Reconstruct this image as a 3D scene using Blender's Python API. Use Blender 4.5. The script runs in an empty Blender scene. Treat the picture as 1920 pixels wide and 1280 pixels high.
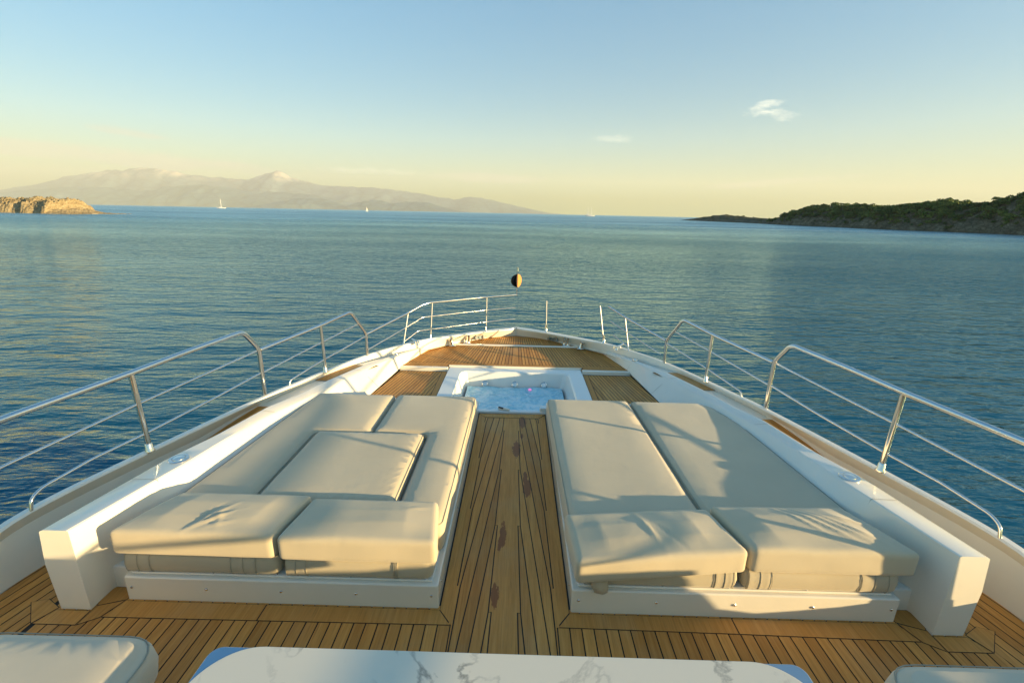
import bpy, bmesh, math, random
from mathutils import Vector, noise
random.seed(7)
R = math.radians
D = bpy.data
S = bpy.context.scene
COL = S.collection

# ------------------------------------------------------------------ camera
cam = D.objects.new("camera", D.cameras.new("camera")); COL.objects.link(cam); S.camera = cam
cam.data.sensor_width = 36.0; cam.data.lens = 36.0 * 853.0 / 1920.0
cam.data.clip_start = 0.05; cam.data.clip_end = 120000
cam.location = (0.01, 0, 1.9)
_p, _r, _y = R(15.80), R(1.22), R(0.60)
from mathutils import Matrix
Rz = Matrix.Rotation(_y, 3, 'Z')
fw = Rz @ Vector((0, math.cos(_p), -math.sin(_p)))
up0 = Rz @ Vector((0, math.sin(_p), math.cos(_p)))
rt0 = Rz @ Vector((1, 0, 0))
rt = rt0 * math.cos(_r) + up0 * math.sin(_r)
up = up0 * math.cos(_r) - rt0 * math.sin(_r)
M = Matrix((rt, up, -fw)).transposed()
cam.rotation_euler = M.to_euler()

# ------------------------------------------------------------------ light
SUN_EL, SUN_AZ = R(7.0), R(110.0)          # azimuth clockwise from the bow (+Y): right and a little behind
sun_dir = Vector((math.sin(SUN_AZ) * math.cos(SUN_EL), math.cos(SUN_AZ) * math.cos(SUN_EL), math.sin(SUN_EL)))
sl = D.lights.new("sun", 'SUN'); sl.energy = 5.0; sl.angle = R(0.55); sl.color = (1.0, 0.73, 0.37)
so = D.objects.new("sun", sl); COL.objects.link(so); so.location = (20, -10, 12)
so.rotation_euler = sun_dir.to_track_quat('Z', 'Y').to_euler()

W = D.worlds.new("World"); S.world = W; W.use_nodes = True
wn, wl = W.node_tree.nodes, W.node_tree.links
wn.clear()
def N(tree, t, **k):
    n = tree.nodes.new(t)
    for a, b in k.items():
        if a.startswith('i_'):
            n.inputs[a[2:].replace('_', ' ')].default_value = b
        else:
            setattr(n, a, b)
    return n
T = W.node_tree
out = N(T, 'ShaderNodeOutputWorld'); bg = N(T, 'ShaderNodeBackground'); bg.inputs['Strength'].default_value = 0.118
sky = N(T, 'ShaderNodeTexSky', sky_type='NISHITA', sun_disc=False, sun_elevation=SUN_EL, sun_rotation=SUN_AZ,
        altitude=0.0, air_density=1.0, dust_density=1.3, ozone_density=1.6)
tc = N(T, 'ShaderNodeTexCoord')
sep = N(T, 'ShaderNodeSeparateXYZ'); wl.new(tc.outputs['Generated'], sep.inputs[0])
mx = N(T, 'ShaderNodeMath', operation='MAXIMUM'); mx.inputs[1].default_value = 0.03; wl.new(sep.outputs['Z'], mx.inputs[0])
cmb = N(T, 'ShaderNodeCombineXYZ'); wl.new(sep.outputs['X'], cmb.inputs[0]); wl.new(sep.outputs['Y'], cmb.inputs[1]); wl.new(mx.outputs[0], cmb.inputs[2])
wl.new(cmb.outputs[0], sky.inputs['Vector'])
# thin clouds, placed by direction
def cloud(az, el, saz, sel, rot=0.0):
    """soft elliptical mask about a direction (degrees)"""
    a = R(az); e = R(el)
    c = Vector((math.sin(a) * math.cos(e), math.cos(a) * math.cos(e), math.sin(e)))
    ux = Vector((math.cos(a), -math.sin(a), 0)); uz = ux.cross(c) * 1.0
    cr, sr = math.cos(R(rot)), math.sin(R(rot))
    u1 = ux * cr + uz * sr; u2 = uz * cr - ux * sr
    d1 = N(T, 'ShaderNodeVectorMath', operation='DOT_PRODUCT'); d1.inputs[1].default_value = u1 / math.sin(R(saz)); wl.new(tc.outputs['Generated'], d1.inputs[0])
    d2 = N(T, 'ShaderNodeVectorMath', operation='DOT_PRODUCT'); d2.inputs[1].default_value = u2 / math.sin(R(sel)); wl.new(tc.outputs['Generated'], d2.inputs[0])
    s1 = N(T, 'ShaderNodeMath', operation='SUBTRACT'); s1.inputs[1].default_value = c.dot(u1) / math.sin(R(saz)); wl.new(d1.outputs['Value'], s1.inputs[0])
    s2 = N(T, 'ShaderNodeMath', operation='SUBTRACT'); s2.inputs[1].default_value = c.dot(u2) / math.sin(R(sel)); wl.new(d2.outputs['Value'], s2.inputs[0])
    q1 = N(T, 'ShaderNodeMath', operation='POWER'); q1.inputs[1].default_value = 2; wl.new(s1.outputs[0], q1.inputs[0])
    q2 = N(T, 'ShaderNodeMath', operation='POWER'); q2.inputs[1].default_value = 2; wl.new(s2.outputs[0], q2.inputs[0])
    ad = N(T, 'ShaderNodeMath', operation='ADD'); wl.new(q1.outputs[0], ad.inputs[0]); wl.new(q2.outputs[0], ad.inputs[1])
    inv = N(T, 'ShaderNodeMath', operation='SUBTRACT', use_clamp=True); inv.inputs[0].default_value = 1; wl.new(ad.outputs[0], inv.inputs[1])
    # only in front
    return inv.outputs[0]
def noise_fac(scale, detail, lo, hi, stretch=(1, 1, 4)):
    mp = N(T, 'ShaderNodeMapping'); mp.inputs['Scale'].default_value = stretch; wl.new(tc.outputs['Generated'], mp.inputs[0])
    nz = N(T, 'ShaderNodeTexNoise'); nz.inputs['Scale'].default_value = scale; nz.inputs['Detail'].default_value = detail; nz.inputs['Roughness'].default_value = 0.62
    wl.new(mp.outputs[0], nz.inputs['Vector'])
    mr = N(T, 'ShaderNodeMapRange', clamp=True); mr.inputs['From Min'].default_value = lo; mr.inputs['From Max'].default_value = hi
    wl.new(nz.outputs['Fac'], mr.inputs['Value']); return mr.outputs[0]
nf = noise_fac(42, 9, 0.28, 0.72, (1, 1, 2.4))
nf2 = noise_fac(8, 7, 0.30, 0.70, (1, 1, 9))
def mth0(op, a, b):
    m = N(T, 'ShaderNodeMath', operation=op, use_clamp=(op != 'SUBTRACT'))
    for i, v in enumerate((a, b)):
        if isinstance(v, float): m.inputs[i].default_value = v
        else: wl.new(v, m.inputs[i])
    return m.outputs[0]
def wisp(mask, nz, cut, gain, amt):
    """ragged edges: the noise eats into the mask"""
    q = N(T, 'ShaderNodeMath', operation='MULTIPLY_ADD'); wl.new(mask, q.inputs[0]); q.inputs[1].default_value = 0.8; wl.new(nz, q.inputs[2])
    g = mth0('SUBTRACT', q.outputs[0], cut); k = mth0('MULTIPLY', g, gain)
    return mth0('MULTIPLY', k, mth0('MULTIPLY', mth0('MULTIPLY', mask, 6.0), amt))
add0 = lambda a, b: mth0('ADD', a, b)
bright = add0(wisp(cloud(25.6, 10.75, 2.2, .9, 14), nf, .86, 1.5, .55), add0(wisp(cloud(27.2, 10.0, 2.3, .8, -16), nf, .84, 1.5, .45), add0(wisp(cloud(10.6, 8.3, 2.8, .6, 0), nf, .74, 1.3, .28), wisp(cloud(-17, 4.2, 9, .5, 0), nf, .9, 1.5, .35))))
grey = add0(wisp(cloud(-41, 4.2, 17, .9, -2), nf2, .62, 2.2, .65), add0(wisp(cloud(-3.5, 3.9, 8, .6, 0), nf2, .62, 2.0, .5), add0(wisp(cloud(28, 3.6, 8, .4, 4), nf2, .6, 2.0, .5), wisp(cloud(-38.8, 6.3, 3.4, .4, -4), nf2, .6, 2.0, .5))))

# colour grade of the sky: lift towards the pale warm evening white balance of the photo
gam = N(T, 'ShaderNodeMix', data_type='RGBA', blend_type='MULTIPLY'); gam.inputs['Factor'].default_value = 1.0
gam.inputs['B'].default_value = (0.98, 1.24, 1.33, 1)
hsv = N(T, 'ShaderNodeHueSaturation'); hsv.inputs['Saturation'].default_value = 2.05; gmm = N(T, 'ShaderNodeGamma'); gmm.inputs['Gamma'].default_value = 0.56; wl.new(sky.outputs[0], gmm.inputs['Color']); wl.new(gmm.outputs[0], hsv.inputs['Color']); wl.new(hsv.outputs[0], gam.inputs['A'])
m1 = N(T, 'ShaderNodeMix', data_type='RGBA'); wl.new(bright, m1.inputs['Factor']); wl.new(gam.outputs['Result'], m1.inputs['A'])
m1.inputs['B'].default_value = (4.6, 4.5, 3.6, 1)
m2 = N(T, 'ShaderNodeMix', data_type='RGBA'); wl.new(grey, m2.inputs['Factor']); wl.new(m1.outputs['Result'], m2.inputs['A'])
m2.inputs['B'].default_value = (2.3, 2.3, 1.9, 1)
wl.new(m2.outputs['Result'], bg.inputs['Color']); wl.new(bg.outputs[0], out.inputs['Surface'])

S.view_settings.view_transform = 'Standard'; S.view_settings.look = 'None'
S.view_settings.gamma = 1.0; S.view_settings.exposure = 1.65
S.cycles.use_denoising = True
S.cycles.max_bounces = 8; S.cycles.volume_bounces = 0; S.cycles.volume_max_steps = 64
S.cycles.sample_clamp_indirect = 6.0

# ------------------------------------------------------------------ helpers
def tag(o, label=None, cat=None, group=None, kind=None):
    if label: o['label'] = label
    if cat: o['category'] = cat
    if group: o['group'] = group
    if kind: o['kind'] = kind
    return o
def thing(name, label, cat, loc=(0, 0, 0), group=None):
    o = D.objects.new(name, None); COL.objects.link(o); o.location = loc; o.empty_display_size = .1
    return tag(o, label, cat, group)
def mesh_obj(name, verts, faces, mat, parent=None, smooth=None, mats=None, midx=None):
    me = D.meshes.new(name); me.from_pydata([tuple(v) for v in verts], [], faces); me.update()
    o = D.objects.new(name, me); COL.objects.link(o)
    for m in (mats or [mat]): me.materials.append(m)
    if midx: me.polygons.foreach_set('material_index', midx)
    if parent:
        o.parent = parent
        if parent.type == 'EMPTY' or True:
            o.matrix_parent_inverse = Matrix.Translation(-parent.location)  # verts are in world coordinates
    if smooth is not None:
        me.polygons.foreach_set('use_smooth', [True] * len(me.polygons))
        if smooth < 180:
            me.set_sharp_from_angle(angle=R(smooth))
    return o
class MB:
    def __init__(s): s.v = []; s.f = []; s.m = []
    def add(s, v, f, m=0):
        n = len(s.v); s.v += [tuple(a) for a in v]; s.f += [tuple(i + n for i in q) for q in f]; s.m += [m] * len(f)
    def box(s, x0, x1, y0, y1, z0, z1, m=0):
        v = [(x, y, z) for z in (z0, z1) for y in (y0, y1) for x in (x0, x1)]
        s.add(v, [(0, 2, 3, 1), (4, 5, 7, 6), (0, 1, 5, 4), (2, 6, 7, 3), (0, 4, 6, 2), (1, 3, 7, 5)], m)
    def tube(s, pts, r, n=12, bend=0.0, m=0, caps=True, r1=None):
        pts = [Vector(p) for p in pts]
        if bend > 0 and len(pts) > 2:
            q = [pts[0]]
            for a, b, c in zip(pts, pts[1:], pts[2:]):
                d1, d2 = (a - b), (c - b); k = min(bend, d1.length * .45, d2.length * .45)
                p1 = b + d1.normalized() * k; p2 = b + d2.normalized() * k
                for i in range(7):
                    t = i / 6; q.append(p1 * (1 - t) ** 2 + b * 2 * t * (1 - t) + p2 * t * t)
            q.append(pts[-1]); pts = q
        ring = []; up_ = None
        for i, p in enumerate(pts):
            t = (pts[min(i + 1, len(pts) - 1)] - pts[max(i - 1, 0)]).normalized()
            if up_ is None:
                up_ = t.orthogonal().normalized()
            up_ = (up_ - t * up_.dot(t)).normalized(); sd = t.cross(up_)
            rr = r if r1 is None else r + (r1 - r) * i / (len(pts) - 1)
            ring.append([p + (up_ * math.cos(a) + sd * math.sin(a)) * rr for a in [2 * math.pi * j / n for j in range(n)]])
        v = [x for g in ring for x in g]; f = []
        for i in range(len(ring) - 1):
            for j in range(n):
                a = i * n + j; b = i * n + (j + 1) % n; f.append((a, b, b + n, a + n))
        if caps:
            f.append(tuple(range(n))[::-1]); f.append(tuple((len(ring) - 1) * n + j for j in range(n)))
        s.add(v, f, m)
    def lathe(s, c, prof, n=20, m=0, axis=Vector((0, 0, 1))):
        c = Vector(c); ax = axis.normalized(); u = ax.orthogonal().normalized(); w = ax.cross(u)
        v = []; f = []
        for (r, z) in prof:
            for j in range(n):
                a = 2 * math.pi * j / n; v.append(c + ax * z + (u * math.cos(a) + w * math.sin(a)) * max(r, 1e-5))
        for i in range(len(prof) - 1):
            for j in range(n):
                a = i * n + j; b = i * n + (j + 1) % n; f.append((a, b, b + n, a + n))
        f.append(tuple(range(n))[::-1]); f.append(tuple((len(prof) - 1) * n + j for j in range(n)))
        s.add(v, f, m)
    def loft(s, rows, m=0, close=False):
        n = len(rows[0]); v = [p for r_ in rows for p in r_]; f = []
        for i in range(len(rows) - 1):
            for j in range(n - (0 if close else 1)):
                a = i * n + j; b = i * n + (j + 1) % n; f.append((a, b, b + n, a + n))
        s.add(v, f, m)
    def build(s, name, mat, parent=None, smooth=None, mats=None, bevel=0, seg=2):
        o = mesh_obj(name, s.v, s.f, mat, parent, smooth, mats, s.m if mats else None)
        bm = bmesh.new(); bm.from_mesh(o.data); bmesh.ops.recalc_face_normals(bm, faces=bm.faces); bm.to_mesh(o.data); bm.free()
        if bevel:
            b = o.modifiers.new('bevel', 'BEVEL'); b.width = bevel; b.segments = seg; b.limit_method = 'ANGLE'; b.angle_limit = R(40)
            if smooth is None: o.data.polygons.foreach_set('use_smooth', [True] * len(o.data.polygons))
            w = o.modifiers.new('wn', 'WEIGHTED_NORMAL'); w.keep_sharp = True
        return o
def curve(pts, n=8):
    """Catmull-Rom through tuples"""
    P = [Vector(p) for p in pts]; P = [P[0] * 2 - P[1]] + P + [P[-1] * 2 - P[-2]]; o = []
    for i in range(1, len(P) - 2):
        a, b, c, d = P[i - 1:i + 3]
        for k in range(n):
            t = k / n
            o.append(0.5 * ((2 * b) + (c - a) * t + (2 * a - 5 * b + 4 * c - d) * t * t + (3 * b - a - 3 * c + d) * t ** 3))
    o.append(P[-2]); return o
def interp(pts, y, k=0):
    """pts sorted by y: (y, v0, v1...)"""
    if y <= pts[0][0]: return pts[0][1 + k]
    for a, b in zip(pts, pts[1:]):
        if y <= b[0]:
            t = (y - a[0]) / (b[0] - a[0]); return a[1 + k] + (b[1 + k] - a[1 + k]) * t
    return pts[-1][1 + k]

# ------------------------------------------------------------------ materials
def mat(name, base=(.8, .8, .8), rough=.5, metal=0, coat=0, spec=.5, **k):
    m = D.materials.new(name); m.use_nodes = True
    b = m.node_tree.nodes['Principled BSDF']
    b.inputs['Base Color'].default_value = (*base, 1); b.inputs['Roughness'].default_value = rough
    b.inputs['Metallic'].default_value = metal; b.inputs['Coat Weight'].default_value = coat; b.inputs['Specular IOR Level'].default_value = spec
    return m, m.node_tree, b
def coords(t, scale=(1, 1, 1), out_='Object', rot=(0, 0, 0)):
    c = N(t, 'ShaderNodeTexCoord'); mp = N(t, 'ShaderNodeMapping'); mp.inputs['Scale'].default_value = scale; mp.inputs['Rotation'].default_value = rot
    t.links.new(c.outputs[out_], mp.inputs[0]); return mp.outputs[0]
def tnoise(t, vec, scale, detail=4, rough=.5, dist=0):
    n = N(t, 'ShaderNodeTexNoise'); n.inputs['Scale'].default_value = scale; n.inputs['Detail'].default_value = detail
    n.inputs['Roughness'].default_value = rough; n.inputs['Distortion'].default_value = dist
    t.links.new(vec, n.inputs['Vector']); return n.outputs['Fac']
def ramp(t, fac, stops):
    r = N(t, 'ShaderNodeValToRGB'); e = r.color_ramp.elements
    while len(e) < len(stops): e.new(0.5)
    for q, (p, c) in zip(e, stops): q.position = p; q.color = (*c, 1) if len(c) == 3 else c
    t.links.new(fac, r.inputs[0]); return r.outputs['Color']
def mixc(t, a, b, fac, mode='MIX'):
    m = N(t, 'ShaderNodeMix', data_type='RGBA', blend_type=mode)
    for s_, v in (('A', a), ('B', b)):
        if isinstance(v, tuple): m.inputs[s_].default_value = (*v, 1)
        else: t.links.new(v, m.inputs[s_])
    if isinstance(fac, (int, float)): m.inputs['Factor'].default_value = fac
    else: t.links.new(fac, m.inputs['Factor'])
    return m.outputs['Result']
def mth(t, op, a, b=None, c=None, clamp=False):
    m = N(t, 'ShaderNodeMath', operation=op, use_clamp=clamp)
    for i, v in enumerate((a, b, c)):
        if v is None: continue
        if isinstance(v, (int, float)): m.inputs[i].default_value = v
        else: t.links.new(v, m.inputs[i])
    return m.outputs[0]
def bump(t, b, h, strength, dist, prev=None):
    n = N(t, 'ShaderNodeBump'); n.inputs['Strength'].default_value = strength; n.inputs['Distance'].default_value = dist
    t.links.new(h, n.inputs['Height'])
    if prev is not None: t.links.new(prev, n.inputs['Normal'])
    t.links.new(n.outputs[0], b.inputs['Normal']); return n.outputs[0]

# white gelcoat
def gelcoat(name, base):
    m, t, b = mat(name, base, .22, coat=.4)
    v = coords(t); f = tnoise(t, v, 2.2, 5, .6)
    t.links.new(ramp(t, f, [(.3, tuple(c * .93 for c in base)), (.7, base)]), b.inputs['Base Color'])
    f2 = tnoise(t, v, 9, 4, .6)
    t.links.new(mth(t, 'MULTIPLY_ADD', f2, .16, .14), b.inputs['Roughness'])
    bump(t, b, tnoise(t, v, 3.0, 2), .12, .02)
    return m
M_white = gelcoat('white_gelcoat', (.82, .775, .66))
M_panel = gelcoat('panel_gelcoat', (.78, .73, .61))
M_acryl = gelcoat('tub_acrylic', (.78, .80, .76))
# fabric
def fabric(name, base, wr=1.0):
    m, t, b = mat(name, base, .85, spec=.25)
    b.inputs['Sheen Weight'].default_value = .25; b.inputs['Sheen Roughness'].default_value = .5
    v = coords(t)
    big = tnoise(t, v, 1.6, 4, .55)
    c = ramp(t, big, [(.25, tuple(x * .88 for x in base)), (.75, tuple(min(1, x * 1.06) for x in base))])
    vs = coords(t, (40, 700, 700)); s1 = tnoise(t, vs, 1.0, 2)
    c = mixc(t, c, tuple(x * .8 for x in base), mth(t, 'MULTIPLY', s1, .18))
    t.links.new(c, b.inputs['Base Color'])
    w1 = tnoise(t, coords(t, (1, 2.2, 1), rot=(0, 0, .5)), 3.0, 4, .55, .8)
    w2 = tnoise(t, coords(t, (3, 1, 1), rot=(0, 0, -.35)), 7.0, 3, .5, .4)
    p = bump(t, b, w1, .12 * wr, .016)
    p = bump(t, b, w2, .12 * wr, .005, p)
    bump(t, b, tnoise(t, coords(t, (900, 900, 900)), 1, 1), .15, .0006, p)
    return m
M_fab = fabric('cushion_fabric', (.54, .462, .315))
M_fab2 = fabric('lower_cushion_fabric', (.49, .42, .285), .6)
M_seat = fabric('seat_vinyl', (.58, .51, .38), .08)
M_pipe, _, _ = mat('piping', (.36, .33, .25), .8)
M_seam, _, _ = mat('dark_seam', (.06, .055, .045), .8)
M_black, _, _ = mat('caulk_black', (.02, .017, .014), .7)
M_chrome, tt, bb = mat('stainless_steel', (.74, .72, .68), .16, metal=1)
tt.links.new(mth(tt, 'MULTIPLY_ADD', tnoise(tt, coords(tt), 30, 3), .12, .08), bb.inputs['Roughness'])
M_steel, _, _ = mat('brushed_steel', (.50, .50, .49), .42, metal=1)
M_dark, _, _ = mat('black_plastic', (.01, .01, .01), .5)
# teak : per plank tone from attribute, long grain along Y
def teak(name, stains=()):
    m, t, b = mat(name, (.3, .17, .07), .55, spec=.35)
    at = N(t, 'ShaderNodeAttribute'); at.attribute_name = 'tone'
    off = N(t, 'ShaderNodeVectorMath', operation='MULTIPLY_ADD')
    tcn = N(t, 'ShaderNodeTexCoord'); t.links.new(tcn.outputs['Object'], off.inputs[0])
    off.inputs[1].default_value = (1, 1, 1)
    cx = N(t, 'ShaderNodeCombineXYZ'); t.links.new(mth(t, 'MULTIPLY', at.outputs['Fac'], 37.0), cx.inputs[0]); t.links.new(mth(t, 'MULTIPLY', at.outputs['Fac'], 91.0), cx.inputs[1])
    t.links.new(cx.outputs[0], off.inputs[2])
    mp = N(t, 'ShaderNodeMapping'); mp.inputs['Scale'].default_value = (60, 2.2, 1); t.links.new(off.outputs[0], mp.inputs[0])
    g = tnoise(t, mp.outputs[0], 1.0, 6, .65, .4)
    mp2 = N(t, 'ShaderNodeMapping'); mp2.inputs['Scale'].default_value = (240, 9, 1); t.links.new(off.outputs[0], mp2.inputs[0])
    g2 = tnoise(t, mp2.outputs[0], 1.0, 3, .6)
    c = ramp(t, g, [(.18, (.40, .165, .030)), (.5, (.55, .255, .055)), (.82, (.68, .355, .090))])
    tone = ramp(t, at.outputs['Fac'], [(0, (.80, .76, .70)), (.35, (.96, .94, .92)), (.7, (1.05, 1.05, 1.04)), (1, (1.16, 1.18, 1.2))])
    c = mixc(t, c, tone, 1.0, 'MULTIPLY')
    c = mixc(t, c, (.17, .085, .03), mth(t, 'MULTIPLY', mth(t, 'SUBTRACT', g2, .52, clamp=True), 1.8, clamp=True))
    # faint grey bleaching patches
    bl = tnoise(t, coords(t, (1.3, .8, 1)), 2.2, 4, .6)
    c = mixc(t, c, (.50, .36, .18), mth(t, 'MULTIPLY', mth(t, 'SUBTRACT', bl, .5, clamp=True), 1.2, clamp=True))
    if stains:
        msk = None
        sp = N(t, 'ShaderNodeSeparateXYZ'); t.links.new(tcn.outputs['Object'], sp.inputs[0])
        for (sx, sy, rx, ry) in stains:
            dx = mth(t, 'DIVIDE', mth(t, 'SUBTRACT', sp.outputs[0], sx), rx); dy = mth(t, 'DIVIDE', mth(t, 'SUBTRACT', sp.outputs[1], sy), ry)
            q = mth(t, 'SUBTRACT', 1.0, mth(t, 'ADD', mth(t, 'MULTIPLY', dx, dx), mth(t, 'MULTIPLY', dy, dy)))
            msk = q if msk is None else mth(t, 'MAXIMUM', msk, q)
        nz = tnoise(t, coords(t, (2.2, .8, 1)), 26, 4, .7)
        k = mth(t, 'MULTIPLY', mth(t, 'ADD', msk, mth(t, 'MULTIPLY_ADD', nz, 3.0, -1.55)), 5.0, clamp=True)
        k = mth(t, 'MULTIPLY', k, mth(t, 'MULTIPLY', mth(t, 'ADD', msk, .4), 6, clamp=True), clamp=True)
        c = mixc(t, c, (.16, .030, .006), mth(t, 'MULTIPLY', k, .72))
        t.links.new(mth(t, 'MULTIPLY_ADD', k, -.10, .55), b.inputs['Roughness'])
    t.links.new(c, b.inputs['Base Color'])
    bump(t, b, g2, .25, .001)
    return m
M_teak = teak('teak', [(.085, 3.93, .035, .13), (.03, 3.42, .035, .15), (.112, 2.86, .032, .12), (.10, 2.98, .018, .10), (-.045, 2.36, .020, .12), (-.062, 2.28, .012, .07), (-.071, 1.90, .022, .085), (.075, 3.65, .015, .05)])
M_teak2 = teak('teak_foredeck')

# marble
M_marb, t, b = mat('white_marble', (.72, .66, .53), .28, coat=.1)
v = coords(t, (1, 1, 1), rot=(0, 0, .6))
wv = N(t, 'ShaderNodeTexNoise'); wv.inputs['Scale'].default_value = 2.1; wv.inputs['Detail'].default_value = 6; wv.inputs['Roughness'].default_value = .55; wv.inputs['Distortion'].default_value = 1.8
t.links.new(v, wv.inputs['Vector'])
vein = mth(t, 'ABSOLUTE', mth(t, 'SUBTRACT', wv.outputs['Fac'], .5))
vm = mth(t, 'SUBTRACT', 1.0, mth(t, 'MULTIPLY', vein, 48.0), clamp=True)
patch = tnoise(t, coords(t, (1.6, 1, 1)), 1.9, 3)
pm = mth(t, 'MULTIPLY', mth(t, 'SUBTRACT', patch, .44, clamp=True), 7, clamp=True)
c = mixc(t, (.72, .66, .53), (.24, .23, .19), mth(t, 'MULTIPLY', mth(t, 'MULTIPLY', vm, pm), .85))
cl = mth(t, 'MULTIPLY', mth(t, 'SUBTRACT', tnoise(t, v, 3.3, 6, .7), .56, clamp=True), 3.5, clamp=True)
c = mixc(t, c, (.52, .49, .41), mth(t, 'MULTIPLY', cl, .3)); t.links.new(c, b.inputs['Base Color'])
M_frame, _, _ = mat('table_frame', (.30, .42, .52), .25, metal=.6)

# sea
M_sea, t, b = mat('sea_water', (.004, .05, .10), .06, spec=.4)
b.inputs['IOR'].default_value = 1.333; b.inputs['Specular IOR Level'].default_value = .26
geo = N(t, 'ShaderNodeNewGeometry'); ln = N(t, 'ShaderNodeVectorMath', operation='LENGTH'); t.links.new(geo.outputs['Position'], ln.inputs[0])
dist_ = ln.outputs['Value']
v = coords(t, (.5, 1.5, 1), rot=(0, 0, R(-10)))
v2 = coords(t, (.6, 1.5, 1), rot=(0, 0, R(13)))
n1 = tnoise(t, v, .5, 3, .55, .3); n2 = tnoise(t, v2, 1.5, 3, .55, .3); n3 = tnoise(t, v, 6.5, 3, .6, .3)
n0 = tnoise(t, coords(t, (.5, 1.6, 1), rot=(0, 0, R(6))), .045, 4, .6)
amp = tnoise(t, coords(t, (.28, 1, 1), rot=(0, 0, R(8))), .018, 6, .65)
near = mth(t, 'DIVIDE', 40.0, mth(t, 'ADD', dist_, 40.0), clamp=True)
ampf = mth(t, 'MULTIPLY_ADD', mth(t, 'SUBTRACT', amp, .36, clamp=True), 5.0, .25)
p = bump(t, b, n1, 1.0, .38)
p = bump(t, b, mth(t, 'MULTIPLY', n2, ampf), 1.0, .26, p)
p = bump(t, b, mth(t, 'MULTIPLY', n3, near), 1.0, .045, p)
far = mth(t, 'DIVIDE', mth(t, 'SUBTRACT', dist_, 70.0), 260.0, clamp=True)
rgh = mth(t, 'MULTIPLY_ADD', far, .24, .09)
# body colour seen through the surface (level diffuse) under a rippled Fresnel reflection
df = N(t, 'ShaderNodeBsdfDiffuse'); gl = N(t, 'ShaderNodeBsdfGlossy'); fr = N(t, 'ShaderNodeFresnel'); mxs = N(t, 'ShaderNodeMixShader')
fr.inputs['IOR'].default_value = 1.333; t.links.new(p, fr.inputs['Normal']); t.links.new(p, gl.inputs['Normal']); t.links.new(rgh, gl.inputs['Roughness'])
t.links.new(mixc(t, (.80, 1.0, .96), (.74, .95, .96), far), gl.inputs['Color'])
t.links.new(mixc(t, (.002, .072, .128), (.004, .098, .165), n0), df.inputs['Color'])
t.links.new(mth(t, 'MULTIPLY', fr.outputs[0], 1.0, clamp=True), mxs.inputs[0]); t.links.new(df.outputs[0], mxs.inputs[1]); t.links.new(gl.outputs[0], mxs.inputs[2])
t.links.new(mxs.outputs[0], t.nodes['Material Output'].inputs['Surface'])

# rock / woods / mountains
def rock(name, c1, c2, c3, sc=.35, grass=None, b_=1.0):
    m, t, b = mat(name, c2, .95, spec=.1)
    v = coords(t, (1, 1, 1.8)); f = tnoise(t, v, sc, 9, .7)
    c = ramp(t, f, [(.3, c1), (.5, c2), (.7, c3)])
    vo = N(t, 'ShaderNodeTexVoronoi', feature='DISTANCE_TO_EDGE'); vo.inputs['Scale'].default_value = sc * 1.6; t.links.new(v, vo.inputs['Vector'])
    cr = mth(t, 'SUBTRACT', 1.0, mth(t, 'MULTIPLY', vo.outputs['Distance'], 9.0), clamp=True)
    c = mixc(t, c, tuple(x * .45 for x in c1), mth(t, 'MULTIPLY', cr, .6))
    if grass:
        g = N(t, 'ShaderNodeNewGeometry'); s_ = N(t, 'ShaderNodeSeparateXYZ'); t.links.new(g.outputs['Normal'], s_.inputs[0])
        s2 = N(t, 'ShaderNodeSeparateXYZ'); t.links.new(g.outputs['Position'], s2.inputs[0])
        k = mth(t, 'MULTIPLY', mth(t, 'SUBTRACT', s_.outputs[2], .72, clamp=True), 6, clamp=True)
        k2 = mth(t, 'MULTIPLY', mth(t, 'SUBTRACT', s2.outputs[2], grass[1], clamp=True), .8, clamp=True)
        k3 = mth(t, 'MULTIPLY', mth(t, 'SUBTRACT', tnoise(t, v, sc * 2, 4), .42, clamp=True), 8, clamp=True)
        c = mixc(t, c, grass[0], mth(t, 'MULTIPLY', mth(t, 'MULTIPLY', k, k2), k3))
    t.links.new(c, b.inputs['Base Color'])
    bump(t, b, tnoise(t, v, sc * 3, 8, .7), .9 if b_ < 50 else .35, b_)
    return m
M_rock = rock('golden_rock', (.20, .15, .08), (.38, .30, .17), (.52, .44, .28), .45, ((.10, .11, .03), 1.5), .8)
M_rock2 = rock('grey_rock', (.06, .058, .038), (.13, .122, .08), (.25, .225, .15), .22, ((.035, .05, .018), -1.5), 1.0)
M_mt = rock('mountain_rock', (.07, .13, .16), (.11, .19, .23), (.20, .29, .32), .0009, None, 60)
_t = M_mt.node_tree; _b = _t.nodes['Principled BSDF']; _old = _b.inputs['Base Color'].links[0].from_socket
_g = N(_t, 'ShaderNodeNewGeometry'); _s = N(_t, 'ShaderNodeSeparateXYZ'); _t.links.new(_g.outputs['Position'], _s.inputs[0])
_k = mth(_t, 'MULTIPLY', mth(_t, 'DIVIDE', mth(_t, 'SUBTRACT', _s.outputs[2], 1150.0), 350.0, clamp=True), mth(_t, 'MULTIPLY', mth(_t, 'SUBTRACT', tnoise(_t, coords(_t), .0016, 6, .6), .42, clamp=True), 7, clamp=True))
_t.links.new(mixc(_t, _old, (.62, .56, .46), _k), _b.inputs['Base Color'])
def leafm(name, a, b_, c_):
    m, t, b = mat(name, a, .7, spec=.2)
    at = N(t, 'ShaderNodeAttribute'); at.attribute_name = 'tone'
    t.links.new(ramp(t, at.outputs['Fac'], [(0, a), (.5, b_), (1, c_)]), b.inputs['Base Color']); return m
M_leaf = leafm('scrub_leaves', (.030, .060, .012), (.070, .115, .022), (.16, .20, .04))
M_bark, _, _ = mat('bark', (.07, .05, .03), .9)
M_sail, _, _ = mat('sail_cloth', (.8, .78, .72), .7)
M_hullw, _, _ = mat('boat_white', (.8, .8, .78), .3)
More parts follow.
